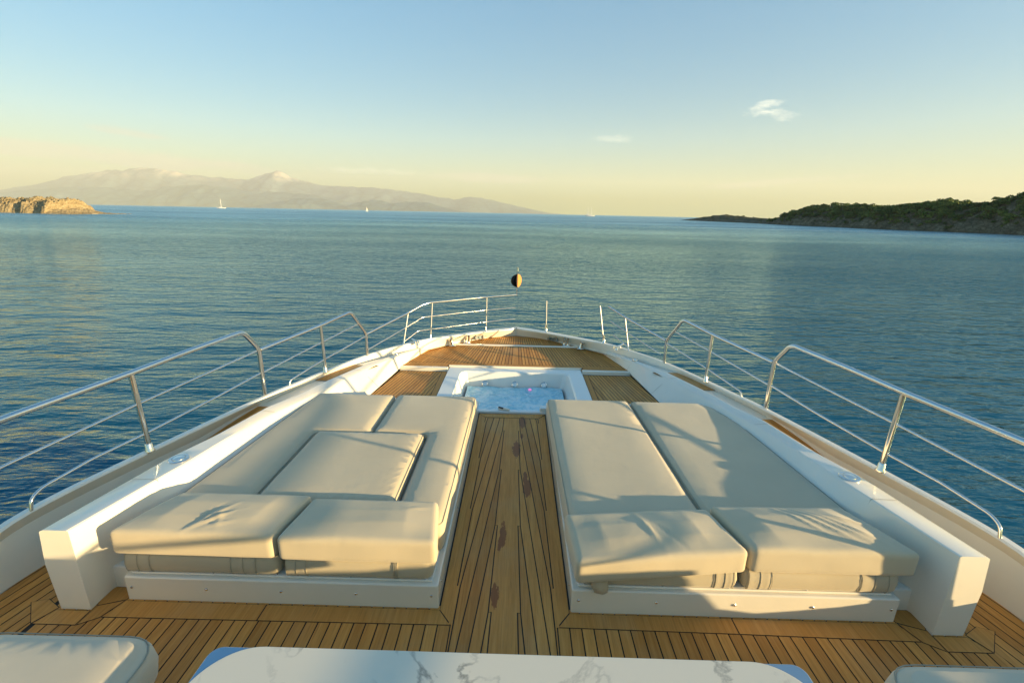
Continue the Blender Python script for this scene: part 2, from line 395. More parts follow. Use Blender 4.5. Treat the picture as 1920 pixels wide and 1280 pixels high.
M_bdark, _, _ = mat('boat_dark', (.05, .05, .06), .5)

def set_tone(o, vals):
    a = o.data.attributes.new('tone', 'FLOAT', 'FACE'); a.data.foreach_set('value', vals)

# ------------------------------------------------------------------ planking
def clip(poly, a, b_, c):
    o = []
    for i in range(len(poly)):
        p, q = poly[i], poly[(i + 1) % len(poly)]
        dp = a * p[0] + b_ * p[1] - c; dq = a * q[0] + b_ * q[1] - c
        if dp <= 0: o.append(p)
        if dp * dq < 0:
            t = dp / (dp - dq); o.append((p[0] + (q[0] - p[0]) * t, p[1] + (q[1] - p[1]) * t))
    return o
def inset(poly, d):
    """shrink a convex polygon"""
    A = sum(p[0] * q[1] - q[0] * p[1] for p, q in zip(poly, poly[1:] + poly[:1]))
    P = poly if A > 0 else poly[::-1]; o = list(P)
    for p, q in zip(P, P[1:] + P[:1]):
        ex, ey = q[0] - p[0], q[1] - p[1]; L = math.hypot(ex, ey)
        if L < 1e-6: continue
        nx, ny = ey / L, -ex / L            # outward
        o = clip(o, nx, ny, nx * p[0] + ny * p[1] - d)
        if len(o) < 3: return []
    return o
GAP = .006
class Deck:
    def __init__(s, zf): s.mb = MB(); s.tone = []; s.zf = zf
    def poly(s, P, dz=0.0, tone=None, m=0, gap=GAP):
        P = inset(list(P), gap / 2) if gap else list(P)
        if len(P) < 3: return
        A = sum(p[0] * q[1] - q[0] * p[1] for p, q in zip(P, P[1:] + P[:1]))
        if A < 0: P = P[::-1]
        if abs(A) < 4e-5: return
        s.mb.add([(x, y, s.zf(x, y) + dz) for x, y in P], [tuple(range(len(P)))], m)
        s.tone.append(random.random() if tone is None else tone)
    def under(s, P, dz):
        s.poly(P, dz, .5, 1, 0)
    def fan(s, region, x0s, slope, cut=True):
        """planks between successive lines x = x0 + slope(x0)*(y-y0)"""
        y0 = region_y0
        for a, b_ in zip(x0s, x0s[1:]):
            sa, sb = slope(a), slope(b_)
            P = clip(region, -1, sa, -a + sa * y0)       # x >= a + sa*(y-y0)
            if len(P) > 2: P = clip(P, 1, -sb, b_ - sb * y0)
            if len(P) < 3: continue
            ys = [p[1] for p in P]
            if cut and max(ys) - min(ys) > 1.6:
                k = random.uniform(min(ys) + .5, max(ys) - .5)
                s.poly(clip(P, 0, 1, k)); s.poly(clip(P, 0, -1, -k))
            else: s.poly(P)
    def build(s, name, m, parent=None):
        o = mesh_obj(name, s.mb.v, s.mb.f, None, parent, None, [m, M_black], s.mb.m)
        set_tone(o, s.tone); return o
region_y0 = 1.7
# ---- main deck
dk = Deck(lambda x, y: 0.0)
dk.under([(-2.85, -3), (2.85, -3), (2.85, 1.9), (2.76, 2.35), (-2.76, 2.35), (-2.85, 1.9)], -.003)
dk.under([(-.36, 2.3), (.34, 2.3), (.34, 4.14), (-.36, 4.14)], -.0025)
xs = [-.335 + .057 * -k for k in range(0, 34)][::-1] + [-.274]
dk.fan([(-2.30, -3), (-.274, -3), (-.274, 1.83), (-2.30, 1.83)], xs, lambda x: 0)
xs = [.238 + .0578 * k for k in range(0, 36)]
dk.fan([(.238, -3), (2.30, -3), (2.30, 1.83), (.238, 1.83)], xs, lambda x: 0)
dk.zf = lambda x, y: .0005
for sg in (-1, 1):
    reg = [(sg * 2.235, -3), (sg * 2.85, -3), (sg * 2.85, 2.33), (sg * 2.235, 2.33)]
    xs = sorted(sg * (1.9 + .057 * k) for k in range(-2, 50))
    dk.fan(reg, xs, lambda x: -sg * .2)
dk.zf = lambda x, y: 0.0
# centre fan
cx = -.018
SL, U0, U1, M0, M1 = .088, .065, .080, .238, .253
NY = [1.80 + .65 * n for n in range(-8, 8)]
for sg in (-1, 1):
    def U(P): return [(cx + sg * u, y) for u, y in P]
    for yn, yb in zip(NY, NY[1:]):
        mn, mb_ = yn - (M0 - U1) / SL, yb - (M0 - U1) / SL
        P = [(U0, yb), (U1, yb), (M0, mb_), (M1, mn), (M0, mn), (U1, yn)]
        A = sum(p[0] * q[1] - q[0] * p[1] for p, q in zip(P, P[1:] + P[:1]))
        P = clip(clip(P if A > 0 else P[::-1], 0, 1, 4.01), 0, -1, 3.0)
        if len(P) > 2: dk.poly(U(P))
        # king plank edge and margin edge, both stepped at the nibs
        e = .003; y1 = min(yb, 4.01)
        if yn < 4.0: dk.poly(U([(0, yn), (U1 - e, yn), (U1 - e - (U1 - U0) * (y1 - yn) / .65, y1), (0, y1)]), 0, .62, 0, 0)
        f0 = lambda y: M1 - (M1 - M0) * (y - mn) / .65
        yl_, yh_ = max(mn, -2.9), min(mb_, 1.735)
        if yh_ > yl_: dk.poly(U([(f0(yl_) + e, yl_), (M1 + .0, yl_), (M1 + .0, yh_), (f0(yh_) + e, yh_)]), .0003, .5, 0, 0)
        ya, yc = max(mn, 1.72), min(mb_, 4.01)
        if yc > ya:
            f = lambda y: M1 - (M1 - M0) * (y - mn) / .65
            dk.poly(U([(f(ya) + e, ya), (M1 + .012, ya), (M1 + .012, yc), (f(yc) + e, yc)]), .0027, .6, 0, 0)
# borders
Z1, Z2 = .0008, .0022
def border(P, tone=None):
    dk.under(P, Z1); dk.poly(P, Z2, random.uniform(.45, .85) if tone is None else tone)
border([(-.339, 1.800), (-.272, 1.716), (-.272, 4.01), (-.339, 4.09)], .6)
border([(.304, 1.804), (.238, 1.72), (.238, 4.01), (.304, 4.09)], .6)
border([(-.345, 4.09), (-.272, 4.01), (.238, 4.01), (.310, 4.11)])
border([(-1.2, 1.803), (-1.2, 1.708), (-.272, 1.716), (-.339, 1.803)], .55); border([(-1.905, 1.803), (-1.945, 1.702), (-1.2, 1.708), (-1.2, 1.803)], .6)
border([(1.1, 1.803), (1.1, 1.714), (.238, 1.72), (.304, 1.804)], .4); border([(1.905, 1.803), (1.945, 1.702), (1.1, 1.714), (1.1, 1.803)], .5)
for sg in (-1, 1):
    q = lambda P: [(sg * x, y) for x, y in P]
    border(q([(1.905, 1.885), (1.905, 1.806), (2.02, 1.765), (2.045, 1.80), (2.045, 1.885)]), .25)
    border(q([(1.908, 1.804), (1.948, 1.700), (2.022, 1.655), (2.022, 1.766)]), .3)
    border(q([(2.025, 1.655), (2.235, 1.655), (2.19, 1.738), (2.025, 1.738)]), .7)
    border(q([(2.237, 1.655), (2.36, 1.775), (2.29, 1.80), (2.19, 1.75)]), .75)
deck = dk.build('deck', M_teak); tag(deck, kind='structure')

# ---- hull curves (right side, mirrored)
Gc = curve([(2.62, -3.2, .80), (2.66, -1.2, .80), (2.66, -.45, .80), (2.66, -.05, .79), (2.65, .5, .66), (2.64, 1.05, .55), (2.635, 1.20, .50), (2.632, 1.215, .50), (2.63, 1.235, .22), (2.63, 1.25, .21), (2.61, 1.5, .21), (2.59, 1.75, .30), (2.555, 2.03, .35), (2.41, 2.675, .35), (2.147, 3.615, .35), (2.04, 3.9, .35), (1.90, 4.27, .35), (1.655, 4.8, .355), (1.35, 5.23, .36), (1.09, 5.52, .36), (.42, 5.99, .36), (0, 6.2, .36)], 6)  # unseen aft heights and dip shaped for their shadows on bases and pillows
Gp = [(p.y, p.x, p.z) for p in Gc]
Fp = [(-3.2, 2.78, -.004), (1.0, 2.78, -.004), (1.9, 2.735, -.004), (2.1, 2.715, -.004), (2.6, 2.52, .10), (3.0, 2.345, .20), (3.53, 2.18, .27), (4.2, 1.885, .30), (4.57, 1.72, .30), (5.0, 1.46, .275), (5.5, 1.045, .24), (5.7, .85, .236), (5.85, .66, .235), (6.0, .41, .236), (6.13, .0, .24)]
Fc = curve([(x, y, z) for y, x, z in Fp], 6); Fpp = [(p.y, p.x, p.z) for p in Fc]
Op = [(1.745, 2.16, .45), (2.46, 2.11, .41), (2.77, 2.03, .40), (3.3, 1.955, .38), (3.6, 1.86, .36), (3.95, 1.785, .345), (4.52, 1.60, .325), (5.04, 1.345, .30), (5.45, 1.12, .27), (5.6, 1.075, .245)]
Ip = [(1.745, 2.035, .45), (2.2, 1.975, .43), (2.44, 1.955, .41), (2.7, 1.93, .40), (3.1, 1.88, .38), (3.6, 1.745, .352), (3.75, 1.72, .342), (4.48, 1.52, .32), (4.98, 1.335, .295), (5.45, 1.10, .265), (5.6, 1.065, .24)]
Bp = [(1.745, 2.03, -.02), (1.87, 2.03, -.02), (1.95, 1.985, .08), (2.2, 1.90, .15), (2.4, 1.82, .2), (3.0, 1.75, .2), (3.5, 1.68, .2), (3.8, 1.57, .14), (4.16, 1.425, .14), (4.92, 1.31, .165), (5.6, 1.065, .21)]
def ys_of(a, b_, n): return [a + (b_ - a) * i / n for i in range(n + 1)]
hull = thing('yacht_hull', 'white yacht hull with a low bulwark curving round the foredeck to the bow', 'hull')
rows = []
for sg in (-1, 1):
    mb = MB(); rows = []
    ysl = ys_of(-3.2, 6.13, 120)
    for i, y in enumerate(ysl):
        f = i / 120
        yo = y + (.07 * max(0, (y - 5) / 1.13))                     # outer edge reaches y=6.2
        gx, gz = interp(Gp, yo), interp(Gp, yo, 1); fx, fz = interp(Fpp, y), interp(Fpp, y, 1)
        gi = max(gx - .05 - .04 * max(0, (y - 5.2)), 0); fx = max(fx, 0)
        kk = max(0, (y - 2) / 4.13)
        low = max(gx - .35 * (1 - kk * .3) - .25 * kk, 0)
        row = [(low, y - .5 * kk, -3.9), (max(gx - .12 - .1 * kk, 0), yo - .2 * kk, -1.2), (gx, yo, gz - .06), (gx, yo, gz - .008), (max(gx - .008, 0), yo, gz), (max(gi + .008, 0), y - .002, gz), (gi, y, gz - .012), (fx, y, fz)]
        rows.append([(sg * a, b_, c_) for a, b_, c_ in row])
    mb.loft(rows)
    mb.build('bulwark', M_white, hull, smooth=26)
# side deck surface (white with teak insets)
for sg in (-1, 1):
    mb = MB(); rows = []
    for y in ys_of(2.3, 5.7, 60):
        fx, fz = interp(Fpp, y), interp(Fpp, y, 1); ox = interp(Op, y) - .03
        if y > 5.5: ox = min(ox, fx - .02)
        rows.append([(sg * (ox - .02), y, fz - .001), (sg * (fx + .02), y, fz - .001)])
    mb.loft(rows); sd = mb.build('side_deck_surface', M_white, hull, smooth=40)
    for (a, b_) in ((2.3, 3.53), (4.10, 4.57)):
        dks = Deck(lambda x, y: interp(Fpp, y, 1) + .003)
        def fx_(y): return interp(Fpp, y)
        yl = ys_of(a, b_, 10)
        for k in range(5):
            for ya, yb in zip(yl, yl[1:]):
                d0, d1 = .004 + .052 * k, .052 * (k + 1)
                pts = [(sg * (fx_(ya) - d0), ya), (sg * (fx_(yb) - d0), yb), (sg * (fx_(yb) - d1), yb), (sg * (fx_(ya) - d1), ya)]
                dks.poly(pts, .003, [.3, .7, .5, .8, .4][k], 0, 0)
        # caulk sheet
        for ya, yb in zip(yl, yl[1:]):
            dks.under([(sg * (fx_(ya) + .004), ya), (sg * (fx_(yb) + .004), yb + .003), (sg * (fx_(yb) - .27), yb + .003), (sg * (fx_(ya) - .27), ya)], 0)
        dks.build('side_deck_planking', M_teak2, hull)

# ---- coamings
def coaming(sg, label):
    c = thing('coaming', label, 'coaming', (sg * 1.9, 3, 0))
    mb = MB(); rows = []
    yl = [1.745, 1.75, 1.80, 1.868, 1.872, 1.95] + ys_of(2.0, 5.6, 50)
    for y in yl:
        ox, oz = interp(Op, y), interp(Op, y, 1); ix, iz = interp(Ip, y), interp(Ip, y, 1); bx, bz = interp(Bp, y), interp(Bp, y, 1)
        sz = interp(Fpp, y, 1) - .03 if y > 2.05 else -.03
        r_ = min(.009, .25 * max(.001, ox - ix)); h = max(0.002, min(.012, (iz - bz) * .3))
        bul = .055 * max(0, 1 - (y - 1.745) / 1.2) * 0 
        row = [(ox + .015, y, min(sz, oz - .05)), (ox + .03, y, sz * .4 + oz * .6 if y < 3 else oz - .04), (ox + .012, y, oz - r_), (ox - r_, y, oz), (ix + r_, y, iz), (ix + .001, y, iz - .004), (ix - (ix - bx) * min(.5, h / max(.02, iz - bz)), y, iz - h), (bx, y, bz)]
        rows.append([(sg * a, b_, c_) for a, b_, c_ in row])
    mb.loft(rows)
    n = len(mb.v)
    # front face
    mb.f.append(tuple(range(8))); mb.m.append(0)
    o = mb.build('coaming_shell', M_white, c, smooth=24)
    for y in (2.2, 3.22, 4.35, 4.98):
        ox, oz = interp(Op, y), interp(Op, y, 1); ix, iz = interp(Ip, y), interp(Ip, y, 1); bx, bz = interp(Bp, y), interp(Bp, y, 1)
        m2 = MB(); kk_ = lambda f_: (ix + (bx - ix) * f_, iz + (bz - iz) * f_)
        pr_ = [(ox - .012, oz + .0012), (ix + .010, iz + .0012), (ix - .0008, iz - .006), (kk_(.5)[0] - .0014, kk_(.5)[1]), (kk_(.97)[0] - .0014, kk_(.97)[1])]
        m2.loft([[(sg * a_, y - .002, c_) for a_, c_ in pr_], [(sg * a_, y + .002, c_) for a_, c_ in pr_]]); m2.build('panel_joint', M_pipe, c)
    for (x, y, z, r_) in ((2.03, 2.44, .413, .056), (1.375, 4.98, .306, .034)):
        m2 = MB(); m2.lathe((sg * x, y, z - .006), [(r_, 0), (r_, .010), (r_ * .93, .014), (r_ * .72, .014), (r_ * .70, .010), (r_ * .62, .010), (r_ * .58, .016), (0, .019)], 28)
        m2.build('deck_light', M_chrome, c, smooth=40)
    return c
coaming(-1, 'white sloping coaming along the outer edge of the left sun pads, sunlit inside'); coaming(1, 'white coaming along the outer edge of the right sun pads, shaded inside')

# ---- sun pad bases
def screw(x, y, z, ax, parent):
    m2 = MB(); m2.lathe((x, y, z), [(.007, -.002), (.007, .002), (.005, .004), (0, .0045)], 10, axis=Vector(ax)); return m2.build('screw', M_chrome, parent, smooth=40)
def pad_base(sg, x0, x1, label):
    c = thing('sun_pad_base', label, 'base', ((x0 + x1) / 2, 2.9, 0))
    mb = MB(); mb.box(x0, x1, 1.812, 4.095, -.01, .136)
    mb.build('front_panel', M_panel, c, bevel=.010, seg=3)
    mb = MB(); mb.box(x0 + .03, x1 - .03, 1.832, 4.08, .136, .149); mb.build('top_ledge', M_white, c, bevel=.005)
    xo = x0 if sg < 0 else x1
    mb = MB(); mb.box(min(xo, xo + sg * .14), max(xo, xo + sg * .14), 1.885, 3.9, -.01, .128); mb.build('side_filler', M_white, c, bevel=.01)
    n = 5
    for i in range(n):
        x = x0 + .035 + (x1 - x0 - .07) * i / (n - 1)
        screw(x, 1.811, .075, (0, -1, 0), c)
        if i % 2 == 0 or True: screw(x + .03 * (1 if i < 2 else -1), 1.842, .149, (0, 0, 1), c)
    xi = x1 if sg < 0 else x0
    for y in (1.9, 2.5, 3.1, 3.7): screw(xi, y, .085, (-sg, 0, 0), c)
    return c
pad_base(-1, -1.905, -.345, 'low white screwed base carrying the left sun pads'); pad_base(1, .310, 1.905, 'low white screwed base carrying the right sun pads')

# ---- cushions
def cushion(name, outline, z0, z1, er=.028, cr=.045, mat_=None, label=None, cat='cushion', parent=None, group=None, puff=.012, seam=True):
    """outline: CCW polygon, corner radius cr; rounded edges; slightly domed top"""
    P = [Vector((x, y)) for x, y in outline]; n = len(P); ring = []
    for i in range(n):
        a, b_, c_ = P[i - 1], P[i], P[(i + 1) % n]
        d1 = (a - b_); d2 = (c_ - b_); k = min(cr, d1.length * .4, d2.length * .4)
        p1 = b_ + d1.normalized() * k; p2 = b_ + d2.normalized() * k
        for j in range(7):
            t = j / 6; ring.append(p1 * (1 - t) ** 2 + b_ * 2 * t * (1 - t) + p2 * t * t)
        L = (P[(i + 1) % n] - b_).length - 2 * k
        e1 = P[(i + 1) % n] - d2.normalized() * k
        m_ = max(1, int(L / .06))
        for j in range(1, m_): ring.append(p2 + (e1 - p2) * (j / m_))
    m_ = len(ring)
    # normals
    nrm = []
    for i in range(m_):
        t = (ring[(i + 1) % m_] - ring[i - 1]).normalized(); nrm.append(Vector((t.y, -t.x)))
    prof = []
    H = z1 - z0; er2 = min(er, H * .45)
    for a in range(0, 7):
        an = math.pi / 2 * a / 6; prof.append((er2 * (1 - math.sin(an)) , z0 + er2 * (1 - math.cos(an))))
    prof = [(er2 - er2 * math.sin(math.pi / 2 * a / 6), z0 + er2 - er2 * math.cos(math.pi / 2 * a / 6)) for a in range(7)]
    prof += [(-.004, (z0 + z1) / 2)]
    prof += [(er2 - er2 * math.cos(math.pi / 2 * a / 6), z1 - er2 + er2 * math.sin(math.pi / 2 * a / 6)) for a in range(7)]
    bm = bmesh.new(); prev = None
    for (ins, z) in prof:
        cur = [bm.verts.new((ring[i].x - nrm[i].x * ins, ring[i].y - nrm[i].y * ins, z)) for i in range(m_)]
        if prev:
            for i in range(m_): bm.faces.new((prev[i], prev[(i + 1) % m_], cur[(i + 1) % m_], cur[i]))
        else: bm.faces.new(cur[::-1])
        prev = cur
    top = bm.faces.new(prev)
    r_ = bmesh.ops.triangulate(bm, faces=[top])
    # refine the top by poking grid: bisect
    xs_ = [p.x for p in ring]; ys_ = [p.y for p in ring]
    tops = [f for f in bm.faces if f.normal.z > .99 and f.calc_center_median().z > z1 - 1e-4]
    bm.faces.ensure_lookup_table()
    geom = list(set(tops) | set(e for f in tops for e in f.edges) | set(v for f in tops for v in f.verts))
    st = .07
    def topgeom():
        bm.normal_update(); fs = [f for f in bm.faces if all(abs(v.co.z - z1) < 1e-4 for v in f.verts)]
        return list(set(fs) | set(e for f in fs for e in f.edges) | set(v for f in fs for v in f.verts))
    x = min(xs_) + st
    while x < max(xs_): bmesh.ops.bisect_plane(bm, geom=topgeom(), plane_co=(x, 0, 0), plane_no=(1, 0, 0)); x += st
    y = min(ys_) + st
    while y < max(ys_): bmesh.ops.bisect_plane(bm, geom=topgeom(), plane_co=(0, y, 0), plane_no=(0, 1, 0)); y += st
    # dome + soft undulation
    for v in bm.verts:
        if abs(v.co.z - z1) < 1e-4:
            d = min((v.co.xy - r2).length for r2 in ring)
            v.co.z += puff * min(1, (d / .10)) ** .6 + .0014 * noise.noise(Vector((v.co.x * 3.1, v.co.y * 2.3, z1 * 9 + len(outline)))) * min(1, d / .08)
        elif v.co.z > z0 + er2:
            v.co.x += .004 * noise.noise(v.co * 6); v.co.y += .004 * noise.noise(v.co * 6 + Vector((5, 5, 5)))
    bmesh.ops.recalc_face_normals(bm, faces=bm.faces)
    me = D.meshes.new(name); bm.to_mesh(me); bm.free()
    o = D.objects.new(name, me); COL.objects.link(o); me.materials.append(mat_ or M_fab)
    me.polygons.foreach_set('use_smooth', [True] * len(me.polygons))
    if parent: o.parent = parent; o.matrix_parent_inverse = Matrix.Translation(-parent.location)
    if label: tag(o, label, cat, group)
    if seam:
        mb = MB(); zs = z1 - er2 * .25
        loop = [(ring[i].x - nrm[i].x * (er2 * .32 - .004), ring[i].y - nrm[i].y * (er2 * .32 - .004), zs) for i in range(m_)]
        mb.tube(loop + [loop[0], loop[1]], .0022, 5, caps=False)
        pp = mb.build('piping', M_pipe, None, smooth=60); pp.parent = o
    return o

MT = .325
cushion('sun_mattress', [(-1.90, 2.02), (-1.452, 2.02), (-1.452, 2.245), (-1.452, 3.012), (-1.046, 3.012), (-1.046, 3.74), (-1.735, 3.74)], .149, MT, label='long beige sun mattress on the far left beside the sunlit coaming', cat='mattress')
cushion('sun_mattress', [(-.625, 2.02), (-.352, 2.02), (-.335, 3.75), (-1.034, 3.75), (-1.034, 3.024), (-.625, 3.024)], .149, MT, label='beige sun mattress left of the teak walkway, widening towards the hot tub', cat='mattress')
cushion('sun_mattress', [(-1.43, 2.16), (-.645, 2.16), (-.645, 3.00), (-1.43, 3.00)], .149, MT + .018, label='square beige pad set into the middle of the left sun pads', cat='mattress')
cushion('sun_mattress', [(.315, 2.02), (1.058, 2.02), (1.005, 3.74), (.292, 3.74)], .149, MT, label='beige sun mattress just right of the teak walkway', cat='mattress')
cushion('sun_mattress', [(1.07, 2.02), (1.92, 2.02), (1.80, 3.35), (1.70, 3.66), (1.60, 3.73), (1.018, 3.73)], .149, MT, label='beige sun mattress on the far right beside the shaded coaming', cat='mattress')

def pillow(quad, z0, z1, er=.024, tilt=None, label='', seed=0, ridges=(), nx=64, ny=28, puff=.018):
    """rounded box pillow mapped on a quad (front-left, front-right, back-right, back-left), dense for real creases"""
    q = [Vector(p) for p in quad]; H = z1 - z0
    LX = ((q[1] - q[0]).length + (q[2] - q[3]).length) / 2; LY = ((q[3] - q[0]).length + (q[2] - q[1]).length) / 2
    bm = bmesh.new(); bmesh.ops.create_cube(bm, size=1)
    def cuts(axis, n):
        no = [0, 0, 0]; no[axis] = 1
        for i in range(1, n):
            co = [0, 0, 0]; co[axis] = -.5 + i / n
            bmesh.ops.bisect_plane(bm, geom=bm.verts[:] + bm.edges[:] + bm.faces[:], plane_co=co, plane_no=no)
    cuts(0, nx); cuts(1, ny); cuts(2, 10)
    for v in bm.verts:
        p = Vector((v.co.x * LX, v.co.y * LY, v.co.z * H))
        core = Vector((max(-LX / 2 + er, min(LX / 2 - er, p.x)), max(-LY / 2 + er, min(LY / 2 - er, p.y)), max(-H / 2 + er, min(H / 2 - er, p.z))))
        d = p - core; inner = False
        if d.length > 1e-6:
            # map cube shell to rounded shell
            m_ = max(abs(d.x), abs(d.y), abs(d.z)); p = core + d.normalized() * er
        u, w = p.x / LX + .5, p.y / LY + .5
        nz = 0.0
        if v.co.z > .49:
            ed = min(u, 1 - u) * LX; ed2 = min(w, 1 - w) * LY
            nz += puff * min(1, ed / .16) * min(1, ed2 / .12)
            nz += .0035 * noise.noise(Vector((u * LX * 5 + seed, w * LY * 7, seed)))
            for (ru, rw, ang, ln, wd, am) in ridges:
                a = R(ang); du = (u - ru) * LX; dw = (w - rw) * LY
                al = du * math.cos(a) + dw * math.sin(a); ac = -du * math.sin(a) + dw * math.cos(a)
                nz += am * math.exp(-(al / ln) ** 2 - (ac / wd) ** 2)
        out_ = .0025 * (noise.noise(Vector((u * LX * 6 + seed, p.z * 14, seed + 3)))) if abs(v.co.y) > .49 else 0
        xy = (q[0] * (1 - u) + q[1] * u) * (1 - w) + (q[3] * (1 - u) + q[2] * u) * w
        z = (z0 + z1) / 2 + p.z + nz
        if tilt: z += tilt(u, w)
        v.co = Vector((xy.x, xy.y + out_ * (1 if v.co.y > 0 else -1) , z))
    bmesh.ops.recalc_face_normals(bm, faces=bm.faces)
    me = D.meshes.new('head_pillow'); bm.to_mesh(me); bm.free()
    o = D.objects.new('head_pillow', me); COL.objects.link(o); me.materials.append(M_fab); me.polygons.foreach_set('use_smooth', [True] * len(me.polygons))
    tag(o, label, 'cushion', None)
    return o
pillow([(-1.93, 1.812), (-1.135, 1.808), (-1.085, 2.15), (-1.80, 2.15)], .262, .398, seed=1, label='leftmost beige head pillow, with a star of creases on top, beside the left coaming',
       ridges=[(.50, .32, 65, .09, .010, .008), (.54, .28, 45, .07, .008, .010), (.58, .30, 120, .06, .010, .005), (.47, .36, 80, .07, .010, -.006), (.62, .2, 20, .06, .008, .006)])
pillow([(-1.115, 1.803), (-.345, 1.803), (-.392, 2.13), (-1.07, 2.13)], .262, .394, seed=2, label='beige head pillow on the left sun pads, next to the teak walkway', ridges=[(.85, .75, 10, .05, .008, .006)])
pillow([(.315, 1.755), (1.135, 1.808), (1.055, 2.14), (.285, 2.08)], .262, .390, seed=3, tilt=lambda u, w: -.045 * (1 - u) + .03 * w * (1 - u), label='slumped tilted beige head pillow on the right sun pads, next to the teak walkway', ridges=[(.5, .5, 100, .10, .012, .007), (.6, .4, 115, .08, .010, -.006)])
pillow([(1.155, 1.812), (1.945, 1.812), (1.80, 2.17), (1.075, 2.15)], .262, .398, seed=4, label='rightmost beige head pillow, with long diagonal wrinkles, beside the right coaming',
       ridges=[(.6, .5, 118, .14, .010, .006), (.68, .5, 122, .13, .010, .006), (.76, .45, 125, .12, .010, .006), (.85, .6, 160, .09, .012, .008), (.5, .55, 112, .12, .010, .005)], puff=.024)
def lower(x0, x1, label, straps):
    o = cushion('under_cushion', [(x0, 1.822), (x1, 1.822), (x1, 2.0), (x0, 2.0)], .149, .264, .032, .05, M_fab2, label, seam=False, puff=0)
    for xa, xb in straps:
        mb = MB()
        prof = [(1.822 + .032 * (1 - math.sin(R(a_))), .149 + .032 * (1 - math.cos(R(a_)))) for a_ in (30, 55, 80)] + [(1.8185, .205)] + [(1.822 + .032 * (1 - math.cos(R(a_))), .232 + .032 * math.sin(R(a_))) for a_ in (10, 35, 60)]
        w_ = abs(xb - xa)
        rows = []
        for k in range(9):
            x = xa + (xb - xa) * k / 8; e = .0020 + .0010 * math.sin(k * 2.2)
            rows.append([(x, y - e, z) for y, z in prof] + [(x, y + .004, z) for y, z in prof[::-1]])
        mb.loft(rows, close=True); nn_ = len(rows[0]); mb.f += [tuple(range(nn_)), tuple(range(8 * nn_, 9 * nn_))]; mb.m += [0, 0]; s_ = mb.build('strap', M_fab2, None, smooth=60); s_.parent = o
        for x in (xa, (xa + xb) / 2, xb):
            mb = MB(); mb.tube([(x, y - .0040, z) for y, z in prof], .0012, 5); s2 = mb.build('seam', M_pipe, None, smooth=60); s2.parent = s_
    return o
lower(-1.90, -1.128, 'folded beige cushion under the leftmost head pillow', [(-1.88, -1.76), (-1.36, -1.24)])
lower(-1.108, -.372, 'folded beige cushion under the head pillow just left of the walkway', [(-1.09, -.99), (-.56, -.545)])
lower(.335, 1.118, 'folded beige cushion under the slumped head pillow just right of the walkway', [(.44, .47), (1.0, 1.09)])
lower(1.14, 1.895, 'folded beige cushion under the rightmost head pillow', [(1.16, 1.27), (1.70, 1.83)])
# loose flap hanging from slumped pillow
mb = MB(); mb.loft([[(.395, 1.812, .21), (.40, 1.80, .175), (.415, 1.795, .145)], [(.435, 1.808, .212), (.445, 1.795, .17), (.455, 1.792, .138)], [(.475, 1.812, .215), (.48, 1.80, .18), (.478, 1.80, .142)]])
fl = mb.build('strap_end', M_fab2, None, smooth=80); tag(fl, 'loose fabric strap end hanging below the slumped pillow near the walkway', 'strap'); fl.modifiers.new('s', 'SOLIDIFY').thickness = .006

# ------------------------------------------------------------------ hot tub
tub = thing('hot_tub', 'square white hot tub full of bubbling pale blue water in the foredeck', 'hot tub', (0, 4.5, 0))
RZ = .165
def rrect(x0, x1, y0, y1, r_, z, n=6):
    o = []
    for cx_, cy_, a0 in ((x1 - r_, y0 + r_, -90), (x1 - r_, y1 - r_, 0), (x0 + r_, y1 - r_, 90), (x0 + r_, y0 + r_, 180)):
        for k in range(n + 1):
            a = R(a0 + 90 * k / n); o.append((cx_ + r_ * math.cos(a), cy_ + r_ * math.sin(a), z))
    return o
def yfall(P):     # rim falls towards the walkway
    o = []
    for x, y, z in P:
        t = max(0, min(1, (4.28 - y) / .10)) if abs(x) < .62 else 0
        o.append((x, y, z * (1 - t) + (z - RZ + .028) * t))
    return o
mb = MB()
# three raised rims built as one lofted U
Uo = [(-.765, 3.78), (-.765, 5.075), (.765, 5.075), (.765, 3.78)]
inn = [(-.60, 4.29), (-.60, 4.82), (-.55, 4.885), (.55, 4.885), (.60, 4.82), (.60, 4.29)]
mb2 = MB()
sec = []
path = [(-.60, 3.78, -.765, 3.78), (-.60, 4.2, -.765, 4.2), (-.60, 4.76, -.765, 4.85), (-.585, 4.82, -.765, 4.93), (-.545, 4.848, -.765, 4.995), (-.30, 4.852, -.40, 4.995), (0, 4.852, 0, 4.995), (.30, 4.852, .40, 4.995), (.545, 4.848, .765, 4.995), (.585, 4.82, .765, 4.93), (.60, 4.76, .765, 4.85), (.60, 4.2, .765, 4.2), (.60, 3.78, .765, 3.78)]
rows = []
for ix, iy, ox, oy in path:
    rows.append([(ox, oy, .02), (ox, oy, RZ - .01), (ox + (ix - ox) * .06, oy + (iy - oy) * .06, RZ), (ix + (ox - ix) * .08, iy + (oy - iy) * .08, RZ), (ix, iy, RZ - .014),
                 (ix * .965, iy - (.015 if iy > 4.7 else 0), .06), (ix * .90, iy - (.045 if iy > 4.7 else 0), -.03), (ix * .86, iy - (.09 if iy > 4.7 else 0), -.35)])
mb2.loft(rows); mb2.build('tub_shell', M_acryl, tub, smooth=28)
mb = MB(); mb.box(-.60, .60, 4.112, 4.165, -.35, .020); mb.build('tub_step', M_acryl, tub, bevel=.008)
mb = MB(); mb.box(.255, .335, 4.118, 4.19, .0, .062); mb.build('skimmer_lid', M_acryl, tub, bevel=.006)
mb = MB(); mb.box(-.60, .60, 4.15, 4.85, -.37, -.35); mb.build('tub_floor', M_acryl, tub)
